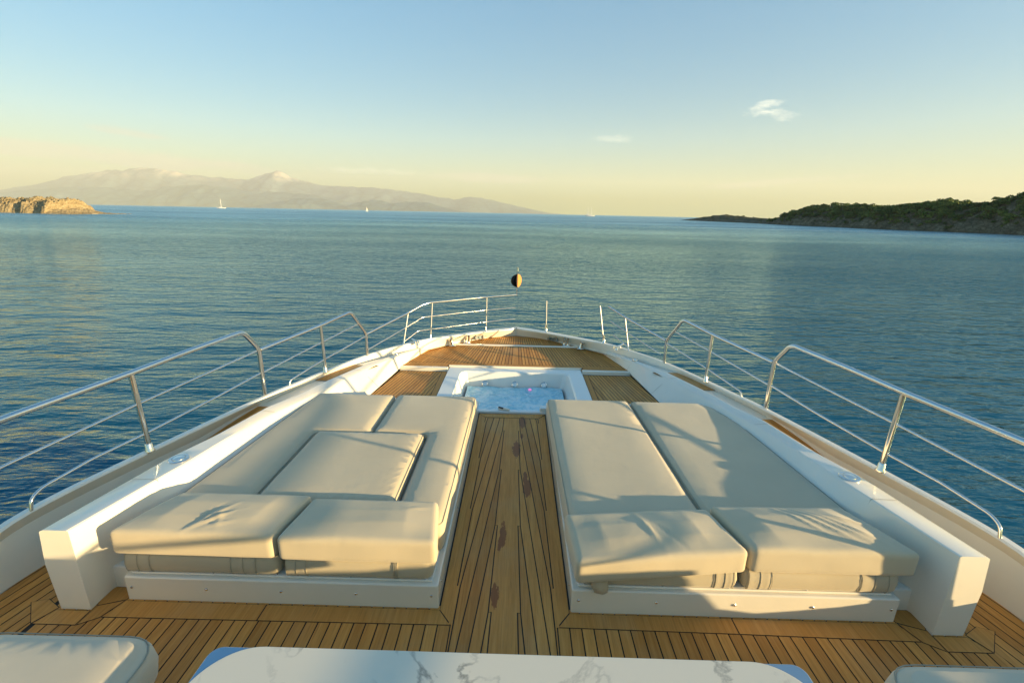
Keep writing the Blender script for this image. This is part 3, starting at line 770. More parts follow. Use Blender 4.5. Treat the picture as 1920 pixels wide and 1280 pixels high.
# water
M_wat, t, b = mat('tub_water', (.30, .60, .72), .12)
b.inputs['IOR'].default_value = 1.33
v = coords(t, (1, 1, 1)); fo = tnoise(t, v, 6.5, 7, .68, 1.2)
t.links.new(ramp(t, fo, [(.36, (.25, .55, .68)), (.5, (.42, .70, .78)), (.66, (.72, .84, .86))]), b.inputs['Base Color'])
t.links.new(ramp(t, fo, [(.4, (.08, .08, .08)), (.7, (.6, .6, .6))]), b.inputs['Roughness'])
bump(t, b, tnoise(t, v, 34, 4, .6, .5), .6, .008)
mb = MB(); nxw, nyw = 90, 56
vv = []; ff = []
for j in range(nyw + 1):
    for i in range(nxw + 1):
        y = 4.16 + (4.80 - 4.16) * j / nyw; x = (-.53 + 1.06 * i / nxw)
        p_ = Vector((x * 7, y * 7, 0)); h = .014 * noise.fractal(p_, 1.0, 2.0, 4)
        h += .010 * math.exp(-((x) ** 2 + (y - 4.5) ** 2) / .03) * noise.noise(p_ * 4)
        vv.append((x, y, .004 + h))
for j in range(nyw):
    for i in range(nxw):
        a = j * (nxw + 1) + i; ff.append((a, a + 1, a + nxw + 2, a + nxw + 1))
mesh_obj('water', vv, ff, M_wat, tub, 180)
for x in (-.335, 0, .329):
    m2 = MB(); m2.lathe((x, 4.812, .035), [(.034, 0), (.034, .010), (.026, .014), (.022, .006), (.010, .006), (.008, .012), (0, .013)], 22, axis=Vector((0, -1, .45)))
    m2.build('jet_nozzle', M_chrome, tub, smooth=40)
M_pink, t, b = mat('pink_lamp', (.75, .40, .58), .4); b.inputs['Emission Color'].default_value = (1, .16, .55, 1); b.inputs['Emission Strength'].default_value = .18
m2 = MB(); m2.lathe((.17, 4.72, .014), [(.0, 0), (.020, .0), (.016, .006), (.007, .009), (0, .010)], 20, axis=Vector((0, -.3, 1))); m2.build('pink_light', M_pink, tub, smooth=60)
# handheld thing on the near edge
ph = thing('handset', 'small dark and white handset lying on the near edge of the hot tub', 'handset', (-.09, 4.14, .02))
a_, b2 = Vector((-.155, 4.165, .034)), Vector((-.045, 4.125, .032))
mb = MB(); mb.tube([a_, b2], .014, 10); mb.build('white_body', M_white, ph, smooth=60)
mb = MB(); mb.tube([a_ + Vector((0.004, -.006, .010)), b2 + Vector((-.06, .014, .009))], .009, 8); mb.build('dark_grip', M_dark, ph, smooth=60)

# ------------------------------------------------------------------ foredeck
def zf(x, y): return .178 + .05 * (y - 4.93) / .8
fd = Deck(lambda x, y: zf(x, y))
def coam_x(y): return interp(Bp, y) + .012
# middle section y 5.08(behind tub)/4.94 .. 5.70
fd.under([(-coam_x(5.004), 5.004), (coam_x(5.004), 5.004), (coam_x(5.69), 5.69), (-coam_x(5.69), 5.69)], -.003)
for sg in (-1, 1): fd.under([(sg * .772, 4.95), (sg * coam_x(4.95), 4.95), (sg * coam_x(5.004), 5.004), (sg * .772, 5.004)], -.003)
def fansection(dk_, reg, step=.041, yb=5.0):
    Yc = 8.05
    k = 0.045
    for sg in (-1, 1):
        x0 = k
        while x0 < 1.6:
            x1 = x0 + step
            # line through (x0,yb) and (0,Yc)
            A = [(sg * x0, yb), (0, Yc)]; B = [(sg * x1, yb), (0, Yc)]
            P = list(reg)
            def hp(P, L, keep_out):
                (xa, ya), (xb, yb_) = L; nx, ny = (yb_ - ya), -(xb - xa)
                c_ = nx * xa + ny * ya
                # sign so that far outside point is positive
                s_ = 1 if nx * (sg * 9) + ny * ya - c_ > 0 else -1
                return clip(P, -s_ * nx, -s_ * ny, -s_ * c_) if keep_out else clip(P, s_ * nx, s_ * ny, s_ * c_)
            P = hp(P, A, True)
            if len(P) > 2: P = hp(P, B, False)
            if len(P) > 2: dk_.poly(P, 0)
            x0 = x1
    P = clip(list(reg), 1, k / (Yc - yb), k + k / (Yc - yb) * yb); P = clip(P, -1, k / (Yc - yb), k + k / (Yc - yb) * yb)
    dk_.poly(P, 0, .35)
fansection(fd, [(-coam_x(5.062), 5.062), (coam_x(5.062), 5.062), (coam_x(5.68), 5.68), (-coam_x(5.68), 5.68)])
fd.poly([(-coam_x(5.004), 5.004), (coam_x(5.004), 5.004), (coam_x(5.062), 5.062), (-coam_x(5.062), 5.062)], 0, .35)
for sg in (-1, 1): fd.poly([(sg * .778, 4.955), (sg * coam_x(4.955), 4.955), (sg * coam_x(5.004), 5.004), (sg * .778, 5.004)], 0, .3)
# bow section
P = [(-.98, 5.735), (.98, 5.735), (.60, 5.90), (.28, 6.03), (0, 6.15), (-.28, 6.03), (-.60, 5.90)]
bowp = [(-interp(Fpp, y), y) for y in (5.735, 5.8, 5.9, 6.0, 6.08)] + [(0, 6.14)] + [(interp(Fpp, y), y) for y in (6.08, 6.0, 5.9, 5.8, 5.735)]
fd.under([(x * 1.05, y) for x, y in bowp], -.003)
for sg in (-1, 1):
    half = [(0, 5.775)] + [(sg * (interp(Fpp, y) - .045), y) for y in (5.775, 5.85, 5.95, 6.03)] + [(0, 6.11)]
    Yc = 8.05; step = .041; x0 = .0
    while x0 < 1.0:
        x1 = x0 + (step if x0 > 0 else .045); P = list(half)
        for X_, out_ in ((x0, True), (x1, False)):
            if X_ == 0: continue
            nx, ny = (Yc - 5.0), sg * X_; c_ = nx * sg * X_ + ny * 5.0; s_ = sg
            P = clip(P, -s_ * nx, -s_ * ny, -s_ * c_) if out_ else clip(P, s_ * nx, s_ * ny, s_ * c_)
            if len(P) < 3: break
        if len(P) > 2: fd.poly(P, 0)
        x0 = x1
    yl = (5.735, 5.8, 5.9, 6.0, 6.08)
    for ya, yb in zip(yl, yl[1:]): fd.poly([(sg * interp(Fpp, ya), ya), (sg * interp(Fpp, yb), yb), (sg * max(0, interp(Fpp, yb) - .055), yb), (sg * (interp(Fpp, ya) - .055), ya)], .001, .45, 0, 0)
    fd.poly([(0, 5.735), (sg * (interp(Fpp, 5.735) - .05), 5.735), (sg * (interp(Fpp, 5.775) - .05), 5.775), (0, 5.775)], 0, .35)
fdo = fd.build('foredeck', M_teak2); tag(fdo, kind='structure')
# side panels next to the tub
for sg in (-1, 1):
    ps = Deck(lambda x, y: .142)
    xo = lambda y: interp(Bp, y) + .01
    q = lambda P: [(sg * x, y) for x, y in P]
    ps.under(q([(.772, 3.80), (xo(3.80), 3.80), (xo(4.16), 4.16), (xo(4.9), 4.9), (.772, 4.9)]), -.003)
    reg = q([(.83, 4.12), (xo(4.12) - .03, 4.12), (xo(4.16) - .02, 4.16), (xo(4.88) - .015, 4.88), (.83, 4.88)])
    region_y0 = 4.12
    xs = sorted(sg * (.70 + .0385 * k) for k in range(34))
    ps.fan(reg, xs, lambda x: -sg * (.14 + .10 * min(1, abs(abs(x) - .8))), cut=False)
    ps.poly(q([(.772, 3.80), (.83, 3.80), (.83, 4.88), (.772, 4.88)]), .001, .3)
    ps.poly(q([(.83, 4.02), (xo(4.02), 4.02), (xo(4.12), 4.12), (.83, 4.12)]), .001, .5)
    ps.poly(q([(.83, 3.92), (xo(3.92), 3.92), (xo(4.02), 4.02), (.83, 4.02)]), .001, .7)
    o = ps.build('side_panel_deck', M_teak2); tag(o, kind='structure')
# pale trim strips / risers
mb = MB(); mb.box(-.768, .768, 4.9965, 5.003, .10, .184); tag(mb.build('deck_threshold', M_white), kind='structure')
for (y0, y1, x_, z0, z1, gapx) in ((4.905, 4.952, None, .10, .182, .768), (5.688, 5.728, 1.04, .19, .236, 0)):
    mb = MB()
    if gapx:
        for sg in (-1, 1):
            X = interp(Bp, 4.93) + .015
            mb.box(min(sg * gapx, sg * X), max(sg * gapx, sg * X), y0, y1, z0, z1)
    else: mb.box(-x_ - .03, x_ + .03, y0, y1, z0, z1)
    o = mb.build('deck_threshold', M_white, None, bevel=.008, seg=3)
    tag(o, kind='structure')

# ------------------------------------------------------------------ rails
def rail(sg, tops, rods, posts, label, rt_=.0185, rr=.0085, rp=.0165, bend=.05):
    q = lambda P: [(sg * x, y, z) for x, y, z in P]
    c = thing('guard_rail', label, 'rail', (sg * posts[0][0][0], posts[0][0][1], posts[0][0][2]))
    if tops:
        mb = MB(); mb.tube(q(tops), rt_, 14, bend); mb.build('top_rail', M_chrome, c, smooth=60)
    for r_ in rods:
        mb = MB(); mb.tube(q(r_), rr, 10, .03); mb.build('lower_rail', M_chrome, c, smooth=60)
    for a, b_ in posts:
        mb = MB(); mb.tube(q([a, b_]), rp, 12); pst = mb.build('stanchion', M_chrome if rp > .01 else M_steel, c, smooth=60)
        mb = MB(); a2 = Vector((sg * a[0], a[1], a[2] - .004)); d = (Vector((sg * b_[0], b_[1], b_[2])) - a2).normalized()
        mb.lathe(a2, [(rp * 1.75, 0), (rp * 1.7, .010), (rp * 1.35, .018), (rp * 1.25, .055), (rp * 1.0, .06)], 16, axis=d)
        f_ = mb.build('foot_socket', M_chrome, None, smooth=40); f_.parent = pst; f_.matrix_parent_inverse = pst.matrix_parent_inverse.copy() if False else Matrix.Identity(4)
        f_.matrix_parent_inverse = (Matrix.Translation(c.location) @ pst.matrix_parent_inverse).inverted()
    return c
def railA(sg, label):
    rail(sg, [(2.57, -.6, .90), (2.56, .6, .875), (2.545, 1.5, .865), (2.515, 2.05, .868), (2.38, 2.63, .893), (2.30, 3.0, .915), (2.168, 3.462, .945), (2.132, 3.588, .770), (2.140, 3.600, .345)],
         [[(2.55, -.6, .62), (2.55, 1.2, .62), (2.517, 1.98, .64), (2.38, 2.63, .685), (2.28, 3.09, .71), (2.136, 3.56, .757)],
          [(2.515, 2.015, .345), (2.516, 2.03, .405), (2.518, 2.09, .43), (2.46, 2.33, .462), (2.38, 2.63, .475), (2.265, 3.14, .505), (2.136, 3.57, .56)]],
         [((2.378, 2.64, .35), (2.38, 2.625, .885)), ((2.555, 1.55, .22), (2.545, 1.53, .855))], label)
def railB(sg, label):
    rail(sg, [(2.128, 3.60, .757), (1.868, 4.205, .825), (1.722, 4.598, .874), (1.631, 4.765, .604), (1.636, 4.765, .35)],
         [[(2.130, 3.595, .556), (1.876, 4.195, .656), (1.682, 4.67, .727)],
          [(2.045, 3.835, .345), (2.040, 3.855, .393), (1.95, 4.03, .44), (1.87, 4.203, .48), (1.633, 4.76, .574)]],
         [((1.868, 4.211, .35), (1.869, 4.20, .822))], label, rt_=.0155, rr=.0075, rp=.0145)
railA(-1, 'nearest steel guard rail on the left bulwark, in shade over the sea'); railA(1, 'nearest steel guard rail on the right bulwark, gleaming gold over the sea')
railB(-1, 'second steel guard rail from the front on the left bulwark, beyond the pads'); railB(1, 'second steel guard rail from the front on the right bulwark, beyond the pads')
rail(-1, [(1.630, 4.765, .594), (1.288, 5.28, .727), (1.15, 5.435, .795), (1.08, 5.50, .812), (.45, 5.935, .814), (.0, 6.182, .817)],
     [[(1.627, 4.775, .415), (1.325, 5.215, .552), (1.145, 5.425, .646), (.40, 5.963, .64), (.02, 6.175, .64)],
      [(1.335, 5.20, .39), (1.20, 5.372, .484), (.40, 5.963, .479), (.02, 6.175, .481)]],
     [((1.340, 5.193, .355), (1.289, 5.28, .722)), ((1.072, 5.49, .355), (1.044, 5.525, .808)), ((.408, 5.96, .355), (.400, 5.965, .812))],
     'slender steel bow rail on the left running up to the tip of the bow', rt_=.0115, rr=.006, rp=.0078, bend=.03)
rail(1, [(1.625, 4.78, .60), (1.286, 5.28, .737), (1.118, 5.45, .828)],
     [[(1.61, 4.82, .428), (1.325, 5.215, .56), (1.148, 5.42, .652)], [(1.328, 5.21, .40), (1.186, 5.383, .493)]],
     [((1.341, 5.190, .355), (1.286, 5.28, .735))], 'short steel rail on the right bow that stops before the lone posts', rt_=.0115, rr=.006, rp=.0078, bend=.03)
def lone(x, y, z0, x2, y2, z1, label):
    c = thing('stanchion_post', label, 'post', (x, y, z0))
    mb = MB(); mb.tube([(x, y, z0), (x2, y2, z1)], .0075, 12); mb.build('post', M_steel, c, smooth=60)
    mb = MB(); mb.lathe((x, y, z0 - .004), [(.026, 0), (.024, .010), (.017, .02), (.015, .07), (.0125, .11), (.0, .112)], 16); mb.build('socket', M_chrome, c, smooth=40)
lone(1.098, 5.480, .358, 1.031, 5.55, .812, 'lone slanting steel post on the right bow beside the short rail'); lone(.405, 5.962, .358, .396, 5.966, .785, 'upright lone steel post just right of the tip of the bow')
# bow staff with day shape
st = thing('signal_ball', 'black day shape ball with its sunlit half coloured orange, on a thin staff at the tip of the bow', 'day shape', (0, 6.18, .81))
M_ballk, _, _ = mat('ball_black', (.006, .006, .006), .7); M_ballsun, _, _ = mat('ball_sunlit', (.50, .23, .05), .7)  # orange is low sunlight on one half, put into the colour
mb = MB(); mb.tube([(0, 6.182, .80), (-.004, 6.15, .93), (-.006, 6.13, 1.12), (-.002, 6.12, 1.20)], .0065, 8); mb.build('staff', M_chrome, st, smooth=60)
mb = MB(); mb.tube([(-.004, 6.125, 1.105), (.006, 6.115, 1.17)], .008, 8); mb.tube([(.004, 6.115, 1.15), (.010, 6.112, 1.20)], .010, 8, r1=.003); mb.build('shackle', M_chrome, st, smooth=60)
def halfdisc(ang, mname, m_, r_=.088):
    n = 24; d = Vector((math.cos(R(ang)), math.sin(R(ang)), 0)); nn = Vector((-d.y, d.x, 0)) * .0035; c_ = Vector((0.002, 6.125, 1.018))
    prof = [c_ + Vector((0, 0, r_))] + [c_ + d * (r_ * math.cos(R(-90 + 180 * k / n))) + Vector((0, 0, -r_ * math.sin(R(-90 + 180 * k / n)))) for k in range(n + 1)]
    prof = prof[1:]
    v = [p - nn for p in prof] + [p + nn for p in prof]; k = len(prof)
    f = [tuple(range(k)), tuple(range(2 * k - 1, k - 1, -1))] + [(i, (i + 1) % k, k + (i + 1) % k, k + i) for i in range(k)]
    mb = MB(); mb.add(v, f); return mb.build(mname, m_, st)
halfdisc(185, 'disc_half', M_ballk); halfdisc(52, 'disc_half', M_ballsun); halfdisc(-100, 'disc_half', M_ballk); halfdisc(97, 'disc_half', M_ballk); halfdisc(228, 'disc_half', M_ballk)

# ------------------------------------------------------------------ bow fittings
def bollard(x, y, z, lean, label, h=.10):
    c = thing('bollard', label, 'bollard', (x, y, z))
    d = Vector((lean, -.1, 1)).normalized()
    mb = MB(); mb.lathe((x, y, z), [(.030, 0), (.024, .012), (.022, h * .8), (.030, h * .86), (.032, h * .95), (.024, h), (0, h + .002)], 20, axis=d); mb.build('post', M_chrome, c, smooth=40)
    mb = MB(); mb.box(x - .045, x + .045, y - .035, y + .035, z - .002, z + .009); mb.build('foot_plate', M_chrome, c, bevel=.004)
bollard(-.815, 5.63, .232, -.28, 'outer steel bollard on the left side of the bow deck'); bollard(.83, 5.63, .232, .30, 'outer steel bollard on the right side of the bow deck')
def fairlead(x, y, z, sg, label):
    c = thing('fairlead', label, 'fairlead', (x, y, z))
    for k in (-1, 1):
        mb = MB(); bx, by = x + sg * .0 + k * .022, y + k * -.02
        mb.lathe((bx, by, z), [(.020, 0), (.014, .012), (.013, .085), (.021, .095), (.022, .108), (.010, .115), (0, .116)], 16); mb.build('roller', M_chrome, c, smooth=40)
    mb = MB(); mb.box(x - .05, x + .05, y - .04, y + .04, z - .001, z + .010); mb.build('base_plate', M_chrome, c, bevel=.004)
    mb = MB(); mb.tube([(x - .03, y + .02, z + .10), (x + .03, y - .02, z + .10)], .010, 10); mb.build('cross_bar', M_chrome, c, smooth=60)
fairlead(-.64, 5.76, .235, -1, 'steel roller fairlead between bollard and rope opening on the left bow'); fairlead(.66, 5.76, .235, 1, 'steel roller fairlead between bollard and rope opening on the right bow')
M_blue, _, _ = mat('chock_recess', (.25, .33, .36), .15, metal=.8)
for sg, lb in ((-1, 'polished steel rope opening in the left bow bulwark'), (1, 'polished steel rope opening in the right bow bulwark')):
    c = thing('hawse_plate', lb, 'rope opening', (sg * .56, 5.95, .3))
    d = Vector((sg * .80, -.60, 0)) ; n_ = Vector((-sg * .6, -.80, 0)).normalized(); ce = Vector((sg * .50, 5.90, .295))
    mb = MB(); w2, h2 = .085, .040
    v = [ce + d * a + Vector((0, 0, b_)) + n_ * k for k in (.0, .012) for a, b_ in ((-w2, -h2), (w2, -h2), (w2, h2), (-w2, h2))]
    mb.add(v, [(0, 1, 2, 3), (7, 6, 5, 4), (0, 4, 5, 1), (1, 5, 6, 2), (2, 6, 7, 3), (3, 7, 4, 0)]); mb.build('plate', M_blue, c, bevel=.004)
    for a in (-.6, .75):
        mb = MB(); p_ = ce + d * (w2 * a) + n_ * .022; mb.tube([p_ + Vector((0, 0, -.05)), p_ + Vector((0, 0, .035))], .008, 8); mb.tube([p_ + Vector((0, 0, .035)), p_ + Vector((-.02, 0, .04))], .010, 8); mb.build('guide_pin', M_chrome, c, smooth=60)
def cleat(x, y, z, ang, label):
    c = thing('mooring_cleat', label, 'cleat', (x, y, z)); d = Vector((math.cos(R(ang)), math.sin(R(ang)), 0)); n_ = Vector((-d.y, d.x, 0))
    mb = MB(); p_ = Vector((x, y, z + .030)); mb.tube([p_ - d * .10 + Vector((0, 0, .008)), p_ - d * .05, p_ + d * .05, p_ + d * .10 + Vector((0, 0, .008))], .013, 12, .03); mb.build('horn_bar', M_chrome, c, smooth=60)
    for k in (-1, 1):
        mb = MB(); q_ = Vector((x, y, z)) + d * .035 * k; mb.lathe(q_, [(.022, -.003), (.018, .008), (.012, .03), (.010, .034)], 14); mb.build('leg', M_chrome, c, smooth=50)
cleat(-1.20, 5.27, .350, 133, 'steel mooring cleat on the left bulwark near the bow'); cleat(1.235, 5.27, .350, 47, 'steel mooring cleat on the right bulwark near the bow')

# ------------------------------------------------------------------ table and seats
tb = thing('marble_table', 'white veined marble topped table cut off by the bottom edge', 'table', (0, .55, 0))
mb = MB(); X = .80
def slab(mb, P, z0, z1):
    n = len(P); mb.add([(x, y, z0) for x, y, _ in P] + [(x, y, z1) for x, y, _ in P], [tuple(range(n))[::-1], tuple(range(n, 2 * n))] + [(i, (i + 1) % n, n + (i + 1) % n, n + i) for i in range(n)])
slab(mb, rrect(-.974, .974, .02, 1.166, .04, 0), .462, .4945); mb.build('table_frame', M_frame, tb, bevel=.005)
mb = MB(); slab(mb, rrect(-.971, .971, .023, 1.163, .175, 0, 14), .495, .503); mb.build('marble_top', M_marb, tb, bevel=.003)
for sx in (-.5, .5):
    mb = MB(); mb.lathe((sx, .5, 0), [(.14, 0), (.14, .015), (.05, .03), (.045, .43), (.10, .457), (.10, .4625)], 24); mb.build('leg', M_chrome, tb, smooth=40)
def seat(x0, x1, y0, y1, label):
    c = thing('lounge_seat', label, 'seat', ((x0 + x1) / 2, (y0 + y1) / 2, 0))
    cu = cushion('seat_cushion', [(x0, y0), (x1, y0), (x1, y1), (x0, y1)], .30, .45, .05, .14, M_seat, parent=None, puff=.02)
    cu.parent = c; cu.matrix_parent_inverse = Matrix.Translation(-c.location)
    mb = MB(); mb.box(x0 + .05, x1 - .05, y0 + .05, y1 - .05, .10, .31); mb.build('seat_frame', M_panel, c, bevel=.03)
    for sx in (x0 + .1, x1 - .1):
        for sy in (y0 + .1, y1 - .1):
            mb = MB(); mb.tube([(sx, sy, 0), (sx, sy, .12)], .02, 12); mb.build('leg', M_chrome, c, smooth=60)
seat(-1.90, -1.19, .50, 1.25, 'beige lounge seat at the bottom left corner, warm light on its edge'); seat(1.265, 2.0, .48, 1.235, 'beige lounge seat at the bottom right corner, in bluish shade')

# ------------------------------------------------------------------ sea
SEA, RE = -3.5, 3.33e6
def seaz(r_): return SEA - r_ * r_ / (2 * RE)
vv = [(0, 0, SEA)]; ff = []; NS = 192; rr = [0]
r_ = 3.0
rings = []
while r_ < 9000: rings.append(r_); r_ *= 1.13
for r_ in rings:
    for j in range(NS): a = 2 * math.pi * j / NS; vv.append((r_ * math.cos(a), r_ * math.sin(a), seaz(r_)))
for j in range(NS): ff.append((0, 1 + j, 1 + (j + 1) % NS))
for i in range(len(rings) - 1):
    for j in range(NS):
        a = 1 + i * NS + j; b_ = 1 + i * NS + (j + 1) % NS; ff.append((a, a + NS, b_ + NS, b_))
sea = mesh_obj('sea', vv, ff, M_sea, None, 180); tag(sea, kind='structure')

# ------------------------------------------------------------------ left islet
def fract(x, y, z=0, o=5): return noise.fractal(Vector((x, y, z)), 1.0, 2.0, o)
vv = []; ff = []; nx, ny = 420, 110
X0, X1, Y0, Y1 = -345.0, -212.0, 222.0, 275.0
for j in range(ny + 1):
    for i in range(nx + 1):
        x = X0 + (X1 - X0) * i / nx; y = Y0 + (Y1 - Y0) * (j / ny) ** 1.3
        yc = 236 + 3 * math.sin(x * .09) + 2 * fract(x * .08, 3)
        d = y - yc
        tipd = (-228 - x) + 3 * fract(x * .1, y * .1)
        top = 7.0 if x < -240 else (7.0 if tipd > 24 else (2.0 + 5.0 * max(0, (tipd - 9) / 15) if tipd > 9 else 2.0 * max(-.5, tipd / 9)))
        if -258 < x < -251: top += 1.3 * math.exp(-((x + 254.5) / 2.2) ** 2)
        h = top * (1 - math.exp(-max(0, d) / 3.2)) if d > 0 else d * .8
        back = (268 - y) / 12
        h = min(h, top * max(-.3, back)) if back < 1 else h
        h += (1.2 * fract(x * .22, y * .22, 1) + 1.5 * (.3 - abs(fract(x * .45, y * .45, 4))) + .7 * fract(x * 1.4, y * 1.4, 6)) * max(0, min(1, (d + .5) / 2.5)) * (.35 + .65 * min(1, top / 6))
        vv.append((x, y, SEA + h - .1))
for j in range(ny):
    for i in range(nx):
        a = j * (nx + 1) + i; ff.append((a, a + 1, a + nx + 2, a + nx + 1))
o = mesh_obj('rocky_islet', vv, ff, M_rock, None, 40); tag(o, kind='structure')

# ------------------------------------------------------------------ right headland
coast = [(150, 255), (200, 240), (224, 237), (244, 238), (260, 235), (275, 226), (300, 224), (342, 226), (384, 220), (430, 226), (480, 230), (560, 231), (650, 229), (740, 240), (800, 262)]
ridgeH = [(150, 22), (222, 21.5), (240, 21), (247, 19.5), (255, 16.5), (269, 14.3), (285, 16.5), (305, 13.6), (332, 12.8), (360, 15), (377, 15.8), (410, 12.5), (433, 7.5), (455, 5.2), (478, 5.0), (531, 5.4), (570, 7.0), (597, 8.3), (625, 6.0), (660, 3.2), (720, 1.6), (800, -1)]
def land(x, y):
    c_ = interp(coast, y) + 3.5 * fract(y * .05, 7) + 1.2 * fract(y * .25, 2)
    d = x - c_; Hh = interp(ridgeH, y)
    h = Hh * (1 - math.exp(-max(0, d) / 9.0)) if d > 0 else d * .7
    if d > 30: h *= max(0.0, 1 - (d - 30) / 60)
    cl_ = max(0, min(1, d / 4))
    h += cl_ * (1.3 * fract(x * .12, y * .12, 2) + .5 * abs(fract(x * .5, y * .5, 9))) * min(1, Hh / 8)
    if y > 660: h -= (y - 660) * .02
    return SEA + h - .1, d
vv = []; ff = []; nx, ny = 70, 420
for j in range(ny + 1):
    y = 150 * (800 / 150) ** (j / ny); c_ = interp(coast, y)
    for i in range(nx + 1):
        x = c_ - 5 + 100 * (i / nx) ** 1.7; vv.append((x, y, land(x, y)[0]))
for j in range(ny):
    for i in range(nx):
        a = j * (nx + 1) + i; ff.append((a, a + 1, a + nx + 2, a + nx + 1))
o = mesh_obj('headland', vv, ff, M_rock2, None, 40); tag(o, kind='structure')

def crown(V, F, Tn, c_, r_, n, leaf, tone, flat=.75):
    for k in range(n):
        d = Vector((random.gauss(0, 1), random.gauss(0, 1), random.gauss(0, 1))).normalized()
        if d.z < -.45: d.z = -d.z
        rr_ = random.uniform(.72, 1.06) * (1 + .22 * noise.noise(d * 2.1 + c_ * .3))
        p_ = c_ + Vector((d.x * r_ * rr_, d.y * r_ * rr_, d.z * r_ * rr_ * flat))
        nn = (d + Vector((random.gauss(0, .45), random.gauss(0, .45), random.gauss(0, .45)))).normalized()
        u = nn.orthogonal().normalized(); w = nn.cross(u); a = random.uniform(0, 6.28); u, w = u * math.cos(a) + w * math.sin(a), w * math.cos(a) - u * math.sin(a)
        s_ = leaf * random.uniform(.6, 1.3); i = len(V)
        V += [tuple(p_ - u * s_), tuple(p_ + w * s_ * .7 - u * s_ * .1), tuple(p_ + u * s_), tuple(p_ - w * s_ * .6)]
        F.append((i, i + 1, i + 2, i + 3)); Tn.append(max(0, min(1, tone + random.gauss(0, .14))))
V, F, Tn = [], [], []
cnt = 0
while cnt < 2100:
    y = 190 * (470 / 190) ** random.random() if random.random() < .95 else random.uniform(455, 640)
    d = random.uniform(2, 46) ** 1.0
    x = interp(coast, y) + d; z, dd = land(x, y)
    h = z - SEA
    if h < 1.7 + 2.2 * fract(x * .1, y * .1, 5) and random.random() < .93: continue
    if y > 455 and random.random() < .8: continue
    big = random.random()
    r_ = random.uniform(.9, 1.7) if big < .55 else random.uniform(1.6, 2.6)
    if h < 6: r_ *= .6
    if y > 440: r_ *= .5
    tone = .42 + .45 * fract(x * .07, y * .07, 11) + random.gauss(0, .16)
    crown(V, F, Tn, Vector((x, y, z + r_ * .55)), r_, int(26 + 26 * r_), .30 + .09 * r_, tone)
    cnt += 1
me_o = mesh_obj('woodland', V, F, M_leaf); set_tone(me_o, Tn); tag(me_o, kind='stuff', label='dark green scrub and low woods covering the right headland', cat='woodland')
def tree(x, y, h, r_, lean, label, tone=.5):
    z, _ = land(x, y); c = thing('tree', label, 'tree', (x, y, z), 'trees standing out on the skyline of the headland')
    mb = MB(); top = Vector((x + lean, y, z + h))
    mb.tube([(x, y, z - .5), (x + lean * .4, y, z + h * .55), top], .18, 8, r1=.07)
    for k in range(5):
        a = k * 1.3; mb.tube([Vector((x + lean * .5, y, z + h * (.55 + .06 * k))), top + Vector((math.cos(a) * r_ * .6, math.sin(a) * r_ * .6, -.2 * k))], .07, 5, r1=.02)
    mb.build('trunk', M_bark, c, smooth=60)
    V, F, Tn = [], [], []
    for k in range(6):
        a = k * 1.05 + x; q_ = top + Vector((math.cos(a) * r_ * .55, math.sin(a) * r_ * .55, random.uniform(-.35, .35) * r_))
        crown(V, F, Tn, q_, r_ * random.uniform(.42, .6), 60, .26, tone + random.gauss(0, .1))
    cr_ = mesh_obj('crown', V, F, M_leaf, c); set_tone(cr_, Tn)
tree(256, 318, 3.2, 1.3, .8, 'small leaning tree on the ridge, left one of the pair in the dip', .3)
tree(257, 309, 3.4, 1.2, -.5, 'small tree on the ridge, right one of the pair in the dip', .3)
tree(257, 262, 4.3, 2.0, .6, 'rounded tree where the ridge starts to climb towards the right', .5)
tree(257, 240, 4.6, 2.4, .4, 'tall bushy tree on the highest part of the ridge', .6)
tree(249, 420, 3.0, 1.5, -.4, 'reddish lone tree at the seaward end of the woods', .25)
tree(254, 388, 3.4, 2.2, .2, 'bright olive tree on the first hump of the headland', .95)

# ------------------------------------------------------------------ far mountains
def range_(name, pts, Yd, depth, rough, seed):
    pts = [(x, z) for x, z in pts]; vv = []; ff = []; n = 300; m_ = 26
    xa, xb = pts[0][0], pts[-1][0]
    for j in range(m_ + 1):
        t = j / m_                                # 0 foot (near), ridge at 0.6, back 1
        y = Yd - depth * .6 + depth * t
        k = (t / .6) if t < .6 else (1 - (t - .6) / .4)
        for i in range(n + 1):
            x = xa + (xb - xa) * i / n
            Hh = interp([(p_[0], p_[1]) for p_ in pts], x)
            prof = k ** .85
            sp = abs(noise.fractal(Vector((x / 1500, y / 2600, seed)), 1.0, 2.0, 6))
            h = Hh * prof - sp * rough * Hh * (1 - abs(k - .5) * .9) * (1 - prof * .72) + 45 * noise.fractal(Vector((x / 380, y / 380, seed + 5)), 1.0, 2.0, 5) * min(1, Hh / 300)
            vv.append((x, y, h - 160 * (1 - min(1, k * 4))))
    for j in range(m_):
        for i in range(n):
            a = j * (n + 1) + i; ff.append((a, a + 1, a + n + 2, a + n + 1))
    o = mesh_obj(name, vv, ff, M_mt, None, 60); tag(o, kind='structure')
range_('far_mountains', [(-34000, 50), (-30000, 220), (-28242, 321), (-26514, 556), (-24199, 980), (-22737, 1360), (-21456, 1607), (-20488, 1698), (-19053, 1845), (-18036, 1811), (-16466, 1559), (-14602, 1411), (-13667, 1350), (-12961, 1589), (-12122, 1852), (-11481, 1612), (-10702, 1372), (-10051, 1154), (-8438, 1129), (-6827, 1078), (-4955, 854), (-3346, 598), (-2536, 765), (-1460, 629), (-381, 389), (703, 174), (1520, 6), (2200, -160)], 24000, 5000, .42, 1)
